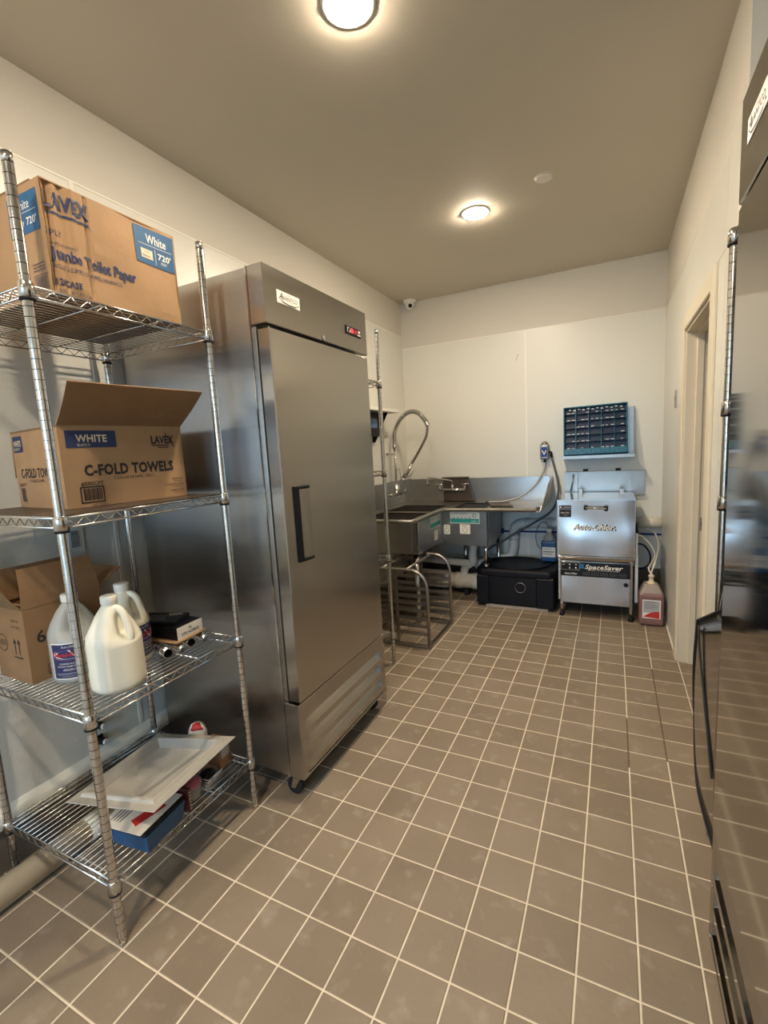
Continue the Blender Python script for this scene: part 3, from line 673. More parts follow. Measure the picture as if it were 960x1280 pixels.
m = MB().lathe([(.030, .122), (.022, .133), (.008, .142)], -1.455, .080, 14, cz=bz+.001, fn=lambda x, y, z: (x*(1+.2*math.sin(3*math.atan2(y, x)+z*60)), y*(.8+.15*math.cos(4*math.atan2(y, x)))))
obj('red_top', m, M_redp, t)

# ------------------------------------------------------------------ refrigerators (local: front at x=0 facing +x, y across 0..W, body towards -x)
def fridge(label, loc, rotz, handle_y, logo_y, disp_y, doormat, W=.775, D=.80, Z0=.10, H=2.112):
    t = thing('reach_in_refrigerator', label, 'refrigerator', loc, rotz if rotz else 1e-6, group='stainless single door refrigerators')
    hz = 1.905; kz = .428
    m = MB().box(-D, -.075, .004, W-.004, Z0, H-.002)
    m.box(-.075, -.062, .012, W-.012, kz, hz)
    obj('cabinet', m, M_steel, t, world=False, bevel=.002)
    obj('front_trim', MB().box(-.0745, -.0725, 0, W, Z0, H).box(-.080, -.0730, 0, .0035, Z0, H), M_chrome, t, world=False)
    obj('header', MB().box(-.072, 0, 0, W, hz, H), doormat, t, world=False, bevel=.003)
    dr = obj('door', MB().box(-.054, .001, .011, W-.006, kz+.006, hz-.012), doormat, t, world=False, bevel=.003)
    obj('gasket', MB().box(-.062, -.054, .018, W-.012, kz+.012, hz-.018), M_rubber, dr, world=False)
    hy = handle_y
    hm = MB().box(0, .010, hy-.048, hy-.020, 1.0, 1.305).box(0, .014, hy-.020, hy+.046, 1.292, 1.305).box(0, .014, hy-.020, hy+.046, 1.0, 1.013)
    obj('handle', hm, M_black, dr, world=False, bevel=.002)
    hp_ = MB(); pr_ = []
    for i in range(9):
        u = i/8; pr_.append((.001+.012*math.sin(u*PI*.5), hy-.020+.062*u))
    hp_.prism([(x, y, 1.013) for x, y in pr_] + [(.0005, hy+.042, 1.013), (.0005, hy-.020, 1.013)], (0, 0, .279))
    obj('handle_cup', hp_, M_steel, dr, world=False)
    # kick grille with three sloping louvres
    kk = MB().box(-.072, -.002, 0, .040, Z0, kz).box(-.072, -.002, W-.040, W, Z0, kz).box(-.072, -.002, .040, W-.040, kz-.075, kz).box(-.072, -.045, .040, W-.040, Z0, kz-.075).box(-.072, -.002, .040, W-.040, Z0, Z0+.010)
    kg = obj('kick_panel', kk, M_steel, t, world=False, bevel=.0015)
    for i in range(3):
        z1 = kz-.078-i*.080
        obj('louvre', MB().prism([(-.040, .040, z1), (-.002, .040, z1-.046), (-.002, .040, z1-.072), (-.005, .040, z1-.074), (-.005, .040, z1-.047), (-.043, .040, z1-.003)], (0, W-.080, 0)), doormat, kg, world=False)
    for z in (Z0+.02, Z0+.17): obj('screw', MB().lathe([(.005, 0), (.004, .002)], -.002, .020, 10, 'x', z), M_chrome, kg, world=False)
    # badge
    f = plane((.0022, logo_y, 0), (0, 1, 0), (0, 0, 1))
    bd = obj('badge', MB().box(0, .002, logo_y, logo_y+.140, 1.992, 2.038), M_white, t, world=False, bevel=.0005)
    f3 = plane((.0026, logo_y, 1.992), (0, 1, 0), (0, 0, 1))
    lettering(bd, 'lettering', M_inkblk, f3, [('t', 'A', .010, .016, .024, dict(shear=.3, bold=.01)), ('t', 'VANTCO', .034, .017, .015, dict(w=.090, shear=.2)),
        ('p', [(.010, .020), (.030, .010), (.070, .0055), (.110, .007), (.128, .013), (.110, .0035), (.070, .002), (.030, .006)]), ellipse(.128, .012, .003, .003, 12), ('t', 'refrigeration', .060, .036, .004)], world=False)
    # controller
    cn = obj('controller', MB().box(0, .004, disp_y, disp_y+.145, 1.975, 2.015), M_blackg, t, world=False, bevel=.003)
    f4 = plane((.0046, disp_y, 1.975), (0, 1, 0), (0, 0, 1))
    lettering(cn, 'display', M_led, f4, [ellipse(.058, .021, .014, .011), ('t', '37', .082, .012, .016)], world=False)
    lettering(cn, 'buttons', M_paper, f4, [('r', .108, .138, .008, .014), ('r', .116, .134, .020, .032), ('r', .012, .030, .028, .031), ('r', .012, .016, .010, .026), ('r', .030, .034, .010, .018), ('r', .040, .043, .01, .03)], world=False)
    lk = obj('lock', MB().lathe([(.012, 0), (.012, .004), (.009, .005), (.006, .0055)], 0, disp_y-.19, 18, 'x', 1.917), M_chrome, t, world=False)
    # castors
    for cx, cy in ((-.058, .040), (-.058, W-.040), (-D+.10, .060), (-D+.10, W-.060)):
        c_ = obj('castor', MB().lathe([(.030, .085), (.030, .099)], cx, cy, 16).prism([(cx-.035, cy-.018, .03), (cx-.018, cy-.018, .088), (cx+.018, cy-.018, .088), (cx-.015, cy-.018, .03)], (0, .002, 0)).prism([(cx-.035, cy+.016, .03), (cx-.018, cy+.016, .088), (cx+.018, cy+.016, .088), (cx-.015, cy+.016, .03)], (0, .002, 0)), M_chrome, t, world=False)
        obj('wheel', MB().lathe([(.030, -.013), (.036, -.011), (.0365, .011), (.030, .013)], cx-.022, cy, 20, 'y', .0365), M_rubber, c_, world=False)
    return t
fridge('stainless single door refrigerator standing left of the aisle', (-1.045, .235, 0), 0, .125, .072, .565, M_door)
fridge('stainless refrigerator with mirror like door at the right edge', (.315, .158, 0), PI, .62, .068, .50, M_doorR)

# ------------------------------------------------------------------ dark curved sheet beside the right refrigerator
t = thing('curved_panel', 'dark glossy curved sheet leaning between right refrigerator and doorway', 'panel', (.345, .40, 0))
pts = [(.200, .995), (.585, .825), (.600, .640), (.610, .470)] + [(.60-.10*i/6-.02*i, .44-.010*i-.02*math.sin(i/6*PI)) for i in range(1, 4)] + [(.44, .345), (.33, .30), (.20, .285)]
n = 10; m = MB(); top = [(.200, .995), (.585, .825)]
vs = []
def ztop(y): return .995 + (y-.20)*(.825-.995)/.385
def zbot(y): return .300 + .17*max(0, (y-.46)/.16)**2.2
for i in range(n+1):
    y = .20 + .42*i/n
    for j in range(n+1):
        f_ = j/n; z = zbot(y)+(ztop(y)-zbot(y))*f_
        vs.append((.334 - .006*math.sin(f_*PI) - .006*(1-f_)*math.sin(i/n*PI), y, z))
fs = [(i*(n+1)+j, (i+1)*(n+1)+j, (i+1)*(n+1)+j+1, i*(n+1)+j+1) for i in range(n) for j in range(n)]
m.add(vs, fs, True)
sh = obj('sheet', m, M_sheet, t); so = sh.modifiers.new('solid', 'SOLIDIFY'); so.thickness = .004
obj('edge_trim', MB().tube([vs[i*(n+1)] for i in range(n+1)] + [vs[n*(n+1)+j] for j in range(1, n+1)] + [vs[i*(n+1)+n] for i in range(n-1, -1, -1)], .0035, 6), M_rubber, t)
obj('cord', MB().tube(smooth_path([(.326, .540, .82), (.324, .50, .77), (.3235, .43, .70), (.3235, .34, .61), (.324, .24, .50)], 5), .0035, 6), M_rubber, t)
obj('hanging_hook', MB().tube(smooth_path([(.334, .30, .93), (.350, .30, 1.05), (.385, .30, 1.20), (.400, .30, 1.2155)], 4), .002, 6), M_wire, t)

# ------------------------------------------------------------------ pipe along the left wall floor
t = thing('drain_pipe', 'cream plastic drain pipe on the floor under the front shelving', 'pipe', (-1.74, -.6, 0))
obj('pipe_run', MB().tube([(-1.722, -3.2, .0455), (-1.722, .15, .0455)], .045, 20), M_pvc, t)
obj('coupling', MB().tube([(-1.722, -.25, .0455), (-1.722, -.17, .0455)], .0465, 20), M_pvc, t)
t = thing('pipe_clamps', 'pair of small black pipe clamps on the lower left wall', 'clamps', (XL, -.05, .33))
for z in (.345, .275):
    obj('clamp', MB().box(XL+.003, XL+.012, -.095, -.055, z-.02, z+.02).tube([(XL+.010, -.075, z), (XL+.045, -.070, z)], .014, 12), M_black, t, bevel=.001)
    obj('valve_end', MB().tube([(XL+.045, -.070, z), (XL+.055, -.0685, z)], .012, 12), M_pvcg, t)

# outlet and switch
def wallplate(name, label, cat, o, U, n_, w_, h_, outlet):
    t = thing(name, label, cat, o); U = Vector(U); n_ = Vector(n_); O = Vector(o); V = Vector((0, 0, 1))
    def quad(m, u0, u1, v0, v1, d0, d1): m.prism([O+U*u0+V*v0+n_*d0, O+U*u1+V*v0+n_*d0, O+U*u1+V*v1+n_*d0, O+U*u0+V*v1+n_*d0], n_*(d1-d0))
    m = MB(); quad(m, -w_/2, w_/2, -h_/2, h_/2, 0, .006); obj('cover_plate', m, M_greyb if not outlet else M_white, t, bevel=.002)
    m = MB()
    if outlet:
        quad(m, -.017, .017, -.034, .034, .006, .009)
        obj('receptacle', m, M_greyb, t, bevel=.002); m = MB()
        for z in (-.02, .018):
            for u in (-.006, .006): quad(m, u-.001, u+.001, z, z+.009, .009, .0096)
        obj('slots', m, M_rubber, t)
    else: quad(m, -.008, .008, -.018, .018, .006, .010); obj('rocker', m, M_dull, t, bevel=.001)
wallplate('wall_outlet', 'pale electrical outlet on the left wall behind the shelving', 'outlet', (XL+.003, -.055, 1.14), (0, 1, 0), (1, 0, 0), .078, .12, True)
wallplate('wall_switch', 'small grey switch plate on the right wall before the door', 'switch', (XR-.003, 2.56, 1.66), (0, -1, 0), (-1, 0, 0), .075, .115, False)
for k, (x, z) in enumerate(((-.727, 2.21),)):
    m = MB().tube([(x-.012, YB-.005, z-.03), (x, YB-.006, z), (x+.010, YB-.005, z+.028)], .0025, 6)
    tag(obj('wall_scuff', m, mat('scuff', (.50, .42, .34), .6)), 'thin brownish scuff on the upper back wall panel', 'scuff')

# ------------------------------------------------------------------ sheet pan rack
t = thing('sheet_pan_rack', 'low half height metal sheet pan rack on the floor by the sink', 'rack', (-1.34, 2.05, 0))
RX0, RX1 = -1.60, -1.088
for y in (1.80, 2.31):
    R_ = .13; zt = .572
    p = [(RX1, y, .012)] + [(RX1-R_+R_*math.cos(a_), y, zt-R_+R_*math.sin(a_)) for a_ in [PI/2*i/7 for i in range(8)]] + [(RX0+R_-R_*math.sin(a_), y, zt-R_+R_*math.cos(a_)) for a_ in [PI/2*i/7 for i in range(8)]] + [(RX0, y, .012)]
    obj('side_hoop', MB().tube(p, .0125, 10), M_dull, t)
    obj('foot_rail', MB().box(RX0, RX1, y-.012, y+.012, .002, .024), M_dull, t, bevel=.002)
    s = 1 if y < 2 else -1
    for k in range(7):
        z = .095+.056*k
        obj('slide', MB().box(RX0+.012, RX1-.010, y+s*.008, y+s*.011, z-.002, z+.020).box(RX0+.012, RX1-.010, y+s*.008, y+s*.045, z-.004, z-.001), M_dull, t)
obj('base_bar', MB().box(RX1-.012, RX1+.012, 1.812, 2.298, .002, .024).box(RX0-.012, RX0+.012, 1.812, 2.298, .002, .024), M_dull, t)
for x in (RX1-.16, RX0+.16): obj('cross_bar', MB().tube([(x, 1.80, .570), (x, 2.31, .570)], .010, 8), M_dull, t)
obj('stop_bar', MB().box(RX0+.02, RX0+.04, 1.80, 1.812, .03, .56).box(RX0+.26, RX0+.28, 1.80, 1.810, .03, .56).box(RX0+.26, RX0+.28, 2.30, 2.312, .03, .56), M_dull, t)

# ------------------------------------------------------------------ corner sink
t = thing('corner_sink', 'L shaped stainless three bowl sink with backsplash in the back left corner', 'sink', (-1.3, 2.9, 0))
SX, SY, SZ = -1.262, 2.695, .878        # front edges, deck height
sxl, syb = XL+.008, YB-.008
def in_poly(x, y):
    A = (sxl < x < SX and 2.03 < y < syb); B = (sxl < x < -.455 and SY < y < syb)
    return A or B
open_ = [(-1.76, -1.33, 2.13, 2.52), (-1.76, -1.33, 2.60, 3.02), (-1.21, -.92, 2.80, 3.22)]
xs = sorted({sxl, -1.76, -1.33, SX, -1.21, -.92, -.455}); ys = sorted({2.03, 2.13, 2.52, 2.60, SY, 2.80, 3.02, 3.22, syb})
m = MB()
for i in range(len(xs)-1):
    for j in range(len(ys)-1):
        cx, cy = (xs[i]+xs[i+1])/2, (ys[j]+ys[j+1])/2
        if in_poly(cx, cy) and not any(o[0] < cx < o[1] and o[2] < cy < o[3] for o in open_):
            m.box(xs[i], xs[i+1], ys[j], ys[j+1], SZ-.012, SZ)
obj('deck', m, M_sink, t)
def rimtube(pts): return MB().tube(pts, .016, 10)
rp = [(sxl+.01, 2.030, SZ+.004), (SX-.02, 2.030, SZ+.004), (SX, 2.055, SZ+.004), (SX, SY-.05, SZ+.004), (SX+.03, SY, SZ+.004), (-.485, SY, SZ+.004), (-.455, SY+.03, SZ+.014)]
obj('rolled_rim', rimtube(rp), M_sink, t)
def bowl(o, zb):
    x0, x1, y0, y1 = o; m = MB(); th = .004
    m.box(x0, x1, y0, y1, zb, zb+th)
    m.box(x0-th, x0, y0-th, y1+th, zb, SZ-.001); m.box(x1, x1+th, y0-th, y1+th, zb, SZ-.001); m.box(x0, x1, y0-th, y0, zb, SZ-.001); m.box(x0, x1, y1, y1+th, zb, SZ-.001)
    b_ = obj('sink_bowl', m, M_sink, t, bevel=.001)
    obj('drain_basket', MB().lathe([(.020, .0045), (.042, .0045), (.045, .007), (.022, .005)], (x0+x1)/2, (y0+y1)/2, 18, cz=zb), M_chrome, b_)
for o in open_: bowl(o, .62)
# skirts (outer shell in view)
ap = obj('apron', MB().box(sxl+.04, SX-.018, 2.145, 2.150, .60, SZ-.012).box(SX-.023, SX-.018, 2.150, 2.72, .60, SZ-.012).box(SX-.018, -.868, 2.715, 2.720, .565, SZ-.012).box(-.873, -.868, 2.72, 3.22, .565, SZ-.012).box(SX-.018, -.868, 2.72, 3.2, .565, .569), M_sink, t, bevel=.001)
obj('corner_strip', MB().box(SX-.028, SX-.014, 2.139, 2.146, .60, SZ-.014).box(-.882, -.864, 2.709, 2.716, .565, SZ-.014), M_chrome, t)
# backsplashes
obj('backsplash', MB().box(sxl, sxl+.012, 2.20, syb, SZ, 1.115).prism([(sxl, 2.03, SZ), (sxl, 2.20, SZ), (sxl, 2.20, 1.115)], (.012, 0, 0)).box(sxl, sxl+.03, 2.20, syb, 1.105, 1.118), M_splash, t, bevel=.001)
obj('backsplash', MB().box(sxl+.012, -.445, syb-.012, syb, SZ, 1.105).box(sxl+.03, -.445, syb-.03, syb, 1.095, 1.108), M_splash, t, bevel=.001)
obj('end_splash', MB().prism([(-.455, SY+.01, SZ-.012), (-.440, SY+.04, .915), (-.432, 2.90, .985), (-.430, 3.08, 1.06), (-.430, syb, 1.105), (-.455, syb, SZ-.012)], (.010, 0, 0)), M_splash, t, bevel=.002)
for x, y in ((-1.76, 2.19), (-1.32, 2.19), (-.905, 3.25), (-1.80, 3.2), (-1.23, 3.25)):
    lg = obj('leg', MB().tube([(x, y, .03), (x, y, .60)], .019, 14).tube([(x, y, 0.002), (x, y, .05)], [.012, .015], 12), M_chrome, t)
obj('leg', MB().tube([(-.925, 2.84, .375), (-.925, 2.84, .60)], .017, 14).tube([(-.925, 2.84, .3465), (-.925, 2.84, .38)], .021, 12), M_chrome, t)
dr_ = obj('drain_board', MB().box(-.85, -.50, 2.76, 3.30, SZ-.001, SZ+.002), M_sink, t)
def sticker(mp, w_, h_, name='sticker'):
    s = lettering(t, name, M_pale, mp, [('r', 0, w_, 0, h_)]); return s
f = plane((-1.203, 2.7142, .760), (1, 0, 0), (0, 0, 1)); f2 = plane((-1.203, 2.7136, .760), (1, 0, 0), (0, 0, 1)); f3 = plane((-1.203, 2.7130, .760), (1, 0, 0), (0, 0, 1))
sticker(f, .262, .100); lettering(t, 'printed_band', M_tealst, f2, [('r', .006, .256, .006, .042)], label='teal band of the sink sticker')
lettering(t, 'lettering', M_inkblk, f2, [('t', 'TRADITIONAL SINK METHOD', .012, .080, .009, dict(w=.15)), *ring(.215, .070, .017, .017, .004, 18), ('t', '1', .211, .063, .012)] + [('p', [(.03+.035*i, .044), (.04+.035*i, .044), (.035+.035*i, .058)]) for i in range(5)])
lettering(t, 'lettering', M_paper, f3, [('t', 'simple', .190, .016, .012)])
f = plane((-1.118, 2.7142, .668), (1, 0, 0), (0, 0, 1)); f2 = plane((-1.118, 2.7136, .668), (1, 0, 0), (0, 0, 1))
lettering(t, 'sticker', M_paper, f, [('r', 0, .092, 0, .084)]); lettering(t, 'lettering', M_inkblk, f2, [('t', 'RINSE', .020, .066, .012), *ring(.046, .034, .022, .022, .0025, 20)])
f = plane((-1.262, 2.7142, .662), (1, 0, 0), (0, 0, 1)); f2 = plane((-1.262, 2.7136, .662), (1, 0, 0), (0, 0, 1))
lettering(t, 'sticker', M_paper, f, [('r', 0, .055, 0, .084)]); lettering(t, 'lettering', M_inkblk, f2, [('t', 'WASH', .008, .066, .010), *ring(.026, .034, .018, .022, .0025, 18)])
f = plane((SX-.0170, 2.42, .752), (0, 1, 0), (0, 0, 1)); f2 = plane((SX-.0164, 2.42, .752), (0, 1, 0), (0, 0, 1))
sticker(f, .255, .100); lettering(t, 'printed_band', M_tealst, f2, [('r', .006, .25, .006, .042)]); lettering(t, 'lettering', M_inkblk, f2, [('t', 'SINK METHOD', .012, .075, .010), *ring(.215, .070, .017, .017, .004, 18)])
f = plane((SX-.0170, 2.51, .640), (0, 1, 0), (0, 0, 1)); f2 = plane((SX-.0164, 2.51, .640), (0, 1, 0), (0, 0, 1))
lettering(t, 'sticker', M_paper, f, [('r', 0, .08, 0, .084)]); lettering(t, 'lettering', M_inkblk, f2, [('t', 'SANITIZE', .010, .068, .009), *ring(.04, .034, .02, .022, .0025, 18)])

# pre-rinse spray faucet on the left splash
fx, fy = -1.79, 2.90
t = thing('pre_rinse_faucet', 'tall chrome pre-rinse faucet with coiled spring hose on the left sink', 'faucet', (fx, fy, 1.0))
obj('faucet_body', MB().tube([(XL+.02, fy-.10, 1.00), (fx, fy-.10, 1.00), (fx, fy+.10, 1.00), (XL+.02, fy+.10, 1.00)], .020, 10).tube([(fx, fy, .98), (fx, fy, 1.10)], .026, 12), M_chrome, t)
for s in (-1, 1):
    h_ = obj('valve_handle', MB().tube([(fx, fy+s*.10, 1.0), (fx+.045, fy+s*.10, 1.01)], .014, 10).tube([(fx+.045, fy+s*.10-.035, 1.012), (fx+.045, fy+s*.10+.035, 1.012)], .007, 8).tube([(fx+.045, fy+s*.10, .985), (fx+.045, fy+s*.10, 1.045)], .008, 8), M_chrome, t)
obj('riser', MB().tube([(fx, fy, 1.08), (fx, fy, 1.44)], .0115, 10), M_chrome, t)
obj('wall_bracket', MB().tube([(XL+.004, fy, 1.385), (fx, fy, 1.385)], .006, 8).tube([(XL+.004, fy, 1.385), (XL+.010, fy, 1.385)], .016, 10), M_chrome, t)
hp = smooth_path([(-1.790, 2.9, 1.44), (-1.785, 2.9, 1.52), (-1.777, 2.9, 1.60), (-1.722, 2.9, 1.70), (-1.630, 2.9, 1.762), (-1.540, 2.9, 1.752), (-1.470, 2.9, 1.68), (-1.448, 2.9, 1.63)], 10)
obj('hose', MB().tube(hp + smooth_path([(-1.448, 2.9, 1.63), (-1.465, 2.9, 1.53), (-1.550, 2.9, 1.39), (-1.620, 2.9, 1.29)], 6)[1:], .0125, 10), M_dull, t)
co = []
for i in range(len(hp)*6-5):
    f_ = i/6; k = min(int(f_), len(hp)-2); p = hp[k].lerp(hp[k+1], f_-k); tg = (hp[k+1]-hp[k]).normalized(); sd = Vector((0, 1, 0)); up = tg.cross(sd)
    an = i*PI/3 * .9
    co.append(p + (sd*math.cos(an) + up*math.sin(an))*.0205)
obj('spring', MB().tube(co, .0036, 5), M_chrome, t)
sv = obj('spray_valve', MB().tube([(-1.620, 2.9, 1.29), (-1.665, 2.9, 1.215), (-1.705, 2.9, 1.160)], [.014, .019, .022], 12).tube([(-1.705, 2.9, 1.16), (-1.725, 2.9, 1.125)], [.030, .033], 14), M_chrome, t)
obj('squeeze_lever', MB().tube([(-1.700, 2.9, 1.175), (-1.650, 2.9, 1.165), (-1.600, 2.9, 1.225)], .005, 8), M_chrome, t)
obj('hook_ring', MB().tube(smooth_path([(fx, fy, 1.20), (-1.76, 2.9, 1.25), (-1.745, 2.9, 1.20), (-1.74, 2.9, 1.14)], 4), .004, 6), M_chrome, t)
# add-on faucet spout
t = thing('swing_faucet', 'chrome swing spout faucet on the back splash above the sink', 'faucet', (-1.36, YB-.1, 1.02))
y_ = YB-.10
obj('faucet_body', MB().tube([(-1.49, YB-.022, 1.00), (-1.49, y_, 1.00), (-1.23, y_, 1.00), (-1.23, YB-.022, 1.00)], .015, 10).tube([(-1.36, y_, .99), (-1.36, y_, 1.055)], .016, 10), M_chrome, t)
for x in (-1.49, -1.23): obj('valve_handle', MB().tube([(x, y_, 1.0), (x, y_-.02, 1.045)], .013, 10).tube([(x-.040, y_-.022, 1.052), (x+.040, y_-.022, 1.058)], .007, 8), M_chrome, t)
obj('spout', MB().tube(smooth_path([(-1.36, y_, 1.055), (-1.36, y_-.01, 1.085), (-1.40, y_-.04, 1.10), (-1.52, y_-.16, 1.135), (-1.545, y_-.18, 1.135), (-1.550, y_-.185, 1.085)], 5), .0085, 10).tube([(-1.550, y_-.185, 1.09), (-1.550, y_-.185, 1.060)], .012, 10), M_chrome, t)
# brown tote and flat tray on the drain board behind the faucet
t = thing('brown_tote', 'dark brown plastic tote standing behind the swing faucet', 'tote', (-1.32, 3.3, SZ))
m = MB(); z0, z1 = SZ+.003, 1.115
m.add([(-1.46, 3.305, z0), (-1.14, 3.305, z0), (-1.14, 3.372, z0), (-1.46, 3.372, z0), (-1.465, 3.318, z1), (-1.215, 3.318, z1), (-1.215, 3.36, z1), (-1.465, 3.36, z1)],
      [(0, 3, 2, 1), (0, 1, 5, 4), (1, 2, 6, 5), (2, 3, 7, 6), (3, 0, 4, 7), (4, 5, 6, 7)])
obj('tote_body', m, M_brown, t, bevel=.008, seg=2)
obj('rim', MB().tube([(-1.475, 3.312, z1), (-1.205, 3.312, z1), (-1.205, 3.366, z1), (-1.475, 3.366, z1)], .007, 8, closed=True), M_brown, t)
t = thing('dark_baking_tray', 'flat dark baking tray lying on the drainboard', 'tray', (-.86, 3.0, SZ+.003))
obj('tray_body', MB().prism([(-1.02, 3.24, SZ+.003), (-.875, 2.90, SZ+.003), (-.69, 2.88, SZ+.003), (-.80, 3.24, SZ+.003)], (0, 0, .012)), M_brown, t, bevel=.003)

# wall shelf on the left wall with brackets, black box under it
t = thing('wall_shelf', 'white wall shelf on black brackets high on the left wall', 'shelf', (XL, 2.7, 1.77))
obj('shelf_board', MB().box(XL+.003, XL+.20, 1.90, 2.80, 1.757, 1.785), M_white, t, bevel=.002)
for y in (2.05, 2.62): obj('bracket', MB().prism([(XL+.003, y, 1.50), (XL+.003, y, 1.756), (XL+.17, y, 1.756), (XL+.03, y, 1.50)], (0, .006, 0)), M_black, t)
t = thing('wall_box', 'black box mounted on the left wall under the white shelf', 'box', (XL, 2.6, 1.6))
obj('box_body', MB().box(XL+.003, XL+.11, 2.12, 2.56, 1.55, 1.752), M_black, t, bevel=.004)
obj('indicator_panel', MB().box(XL+.11, XL+.112, 2.40, 2.52, 1.62, 1.70), M_bluejug, t)
# things on the shelving behind the refrigerator
t = thing('grey_tub', 'grey plastic tub under the dark canister behind the left refrigerator', 'tub', (-1.36, 1.40, .747))
obj('tub_body', MB().lathe([(.060, 0), (.066, .004), (.080, .150)], -1.36, 1.40, 24, cz=.747), M_greyb, t)
obj('lid', MB().lathe([(.081, .150), (.086, .156), (.086, .172), (.080, .174)], -1.36, 1.40, 24, cz=.747), M_greyb, t)
t = thing('brown_canister', 'dark brown canister on the grey tub behind the left refrigerator', 'canister', (-1.36, 1.40, .9215))
obj('canister_body', MB().lathe([(.074, .175), (.078, .18), (.078, .33)], -1.36, 1.40, 24, cz=.747), M_brown, t)
obj('lid', MB().lathe([(.079, .33), (.079, .345), (.066, .372), (.030, .385)], -1.36, 1.40, 24, cz=.747), M_brown, t)

# ------------------------------------------------------------------ drain plumbing
t = thing('white_waste_pipe', 'thick white waste pipe running along the back wall below the sink', 'pipe', (-.8, 3.34, 0))
path = smooth_path([(-.335, 3.335, .672), (-.50, 3.335, .670), (-.66, 3.335, .668), (-.735, 3.335, .655), (-.770, 3.335, .60), (-.775, 3.335, .50), (-.780, 3.33, .42), (-.81, 3.31, .35), (-.90, 3.28, .32), (-1.02, 3.22, .298), (-1.10, 3.15, .290)], 4)
obj('pipe_run', MB().tube(path, .045, 16), M_pvcg, t)
for p, q in (((-.66, 3.335, .668), (-.62, 3.335, .669)), ((-.774, 3.335, .56), (-.775, 3.335, .51)), ((-.42, 3.335, .671), (-.45, 3.335, .671)), ((-.95, 3.262, .310), (-.985, 3.245, .304))):
    obj('coupling', MB().tube([p, q], .051, 16), M_pvcg, t)
t = thing('p_trap', 'white plastic trap pipe hanging under the right sink bowl', 'pipe', (-1.15, 3.05, .3))
obj('pipe_run', MB().tube(smooth_path([(-1.065, 3.01, .56), (-1.10, 3.03, .42), (-1.10, 3.05, .345), (-1.14, 3.08, .31), (-1.19, 3.10, .27), (-1.21, 3.10, .20), (-1.21, 3.10, .15)], 5), .038, 14), M_pvcg, t)
obj('pipe_run', MB().tube([(-1.80, 3.08, .340), (-1.12, 3.06, .318)], .034, 12), M_pvcg, t)
t = thing('floor_waste_pipe', 'wide cream waste pipe with couplings low behind the pan rack', 'pipe', (-1.4, 3.1, .1))
obj('pipe_run', MB().tube([(-1.80, 3.10, .135), (-1.05, 3.10, .135)], .072, 20), M_pvc, t)
for x in (-1.50, -1.30, -1.12): obj('coupling', MB().tube([(x, 3.10, .135), (x+.07, 3.10, .135)], .080, 20), M_pvc, t)
obj('support', MB().box(-1.50, -1.46, 3.06, 3.14, 0, .06).box(-1.20, -1.16, 3.06, 3.14, 0, .06), M_rubber, t)
t = thing('white_wall_pipe', 'thick cream pipe on the back wall right of the dish machine', 'pipe', (.35, 3.34, .69))
obj('pipe_run', MB().tube([(.245, 3.345, .690), (XR-.004, 3.345, .692)], .044, 16), M_pvc, t)
t = thing('blue_water_line', 'thin blue water line running along the back wall', 'pipe', (-.3, YB, .58))
obj('pipe_run', MB().tube([(-1.05, YB-.022, .575), (-.36, YB-.022, .583), (XR-.004, YB-.022, .585)], .0085, 10), M_bluepipe, t)
for x in (-.89, .10): obj('clip', MB().box(x-.012, x+.012, YB-.034, YB-.003, .556, .605), M_bluepipe, t, bevel=.002)

# grease trap
t = thing('grease_trap', 'low black plastic grease trap with round lid on the floor', 'grease trap', (-.675, 3.05, 0))
GX0, GX1, GY0, GY1 = -1.02, -.335, 2.80, 3.30
m = MB()
def rr(i, z, bev=.05):
    x0, x1, y0, y1 = GX0+i, GX1-i, GY0+i, GY1-i
    return [(x0+bev, y0, z), (x1-bev, y0, z), (x1, y0+bev, z), (x1, y1-bev, z), (x1-bev, y1, z), (x0+bev, y1, z), (x0, y1-bev, z), (x0, y0+bev, z)]
lp = [rr(.020, .022), rr(.016, .10), rr(.006, .28), rr(.0, .29), rr(.0, .325), rr(.012, .345)]
vs = [q for l_ in lp for q in l_]; m.add(vs, [(k*8+i, k*8+(i+1) % 8, (k+1)*8+(i+1) % 8, (k+1)*8+i) for k in range(5) for i in range(8)] + [tuple(range(8))[::-1], tuple(range(40, 48))])
obj('tank', m, M_black, t, bevel=.004)
obj('lid', MB().lathe([(.235, 0), (.240, .004), (.232, .010), (.215, .010), (.210, .006), (.02, .007)], -.69, 3.055, 40, cz=.345, sx=1.2), M_black, t)
for x0, x1 in ((GX0+.012, GX0+.13), (GX1-.17, GX1-.012)): obj('corner_post', MB().box(x0, x1, GY0-.004, GY0+.03, .022, .29), M_black, t, bevel=.014)
obj('outlet_ring', MB().tube([(-.628+.043*math.cos(a_), GY0+.0005, .195+.043*math.sin(a_)) for a_ in [2*PI*i/28 for i in range(28)]], .0026, 6, closed=True), M_dull, t, label='thin pale ring on the front')
obj('front_panel', MB().box(-.86, -.46, GY0+.005, GY0+.02, .04, .28), M_blackg, t)
for y in (GY0+.012, GY1-.10): obj('foot_strip', MB().box(GX0+.09, GX1-.07, y, y+.045, 0, .022), mat('beige_strip', (.42, .35, .28), .6), t)

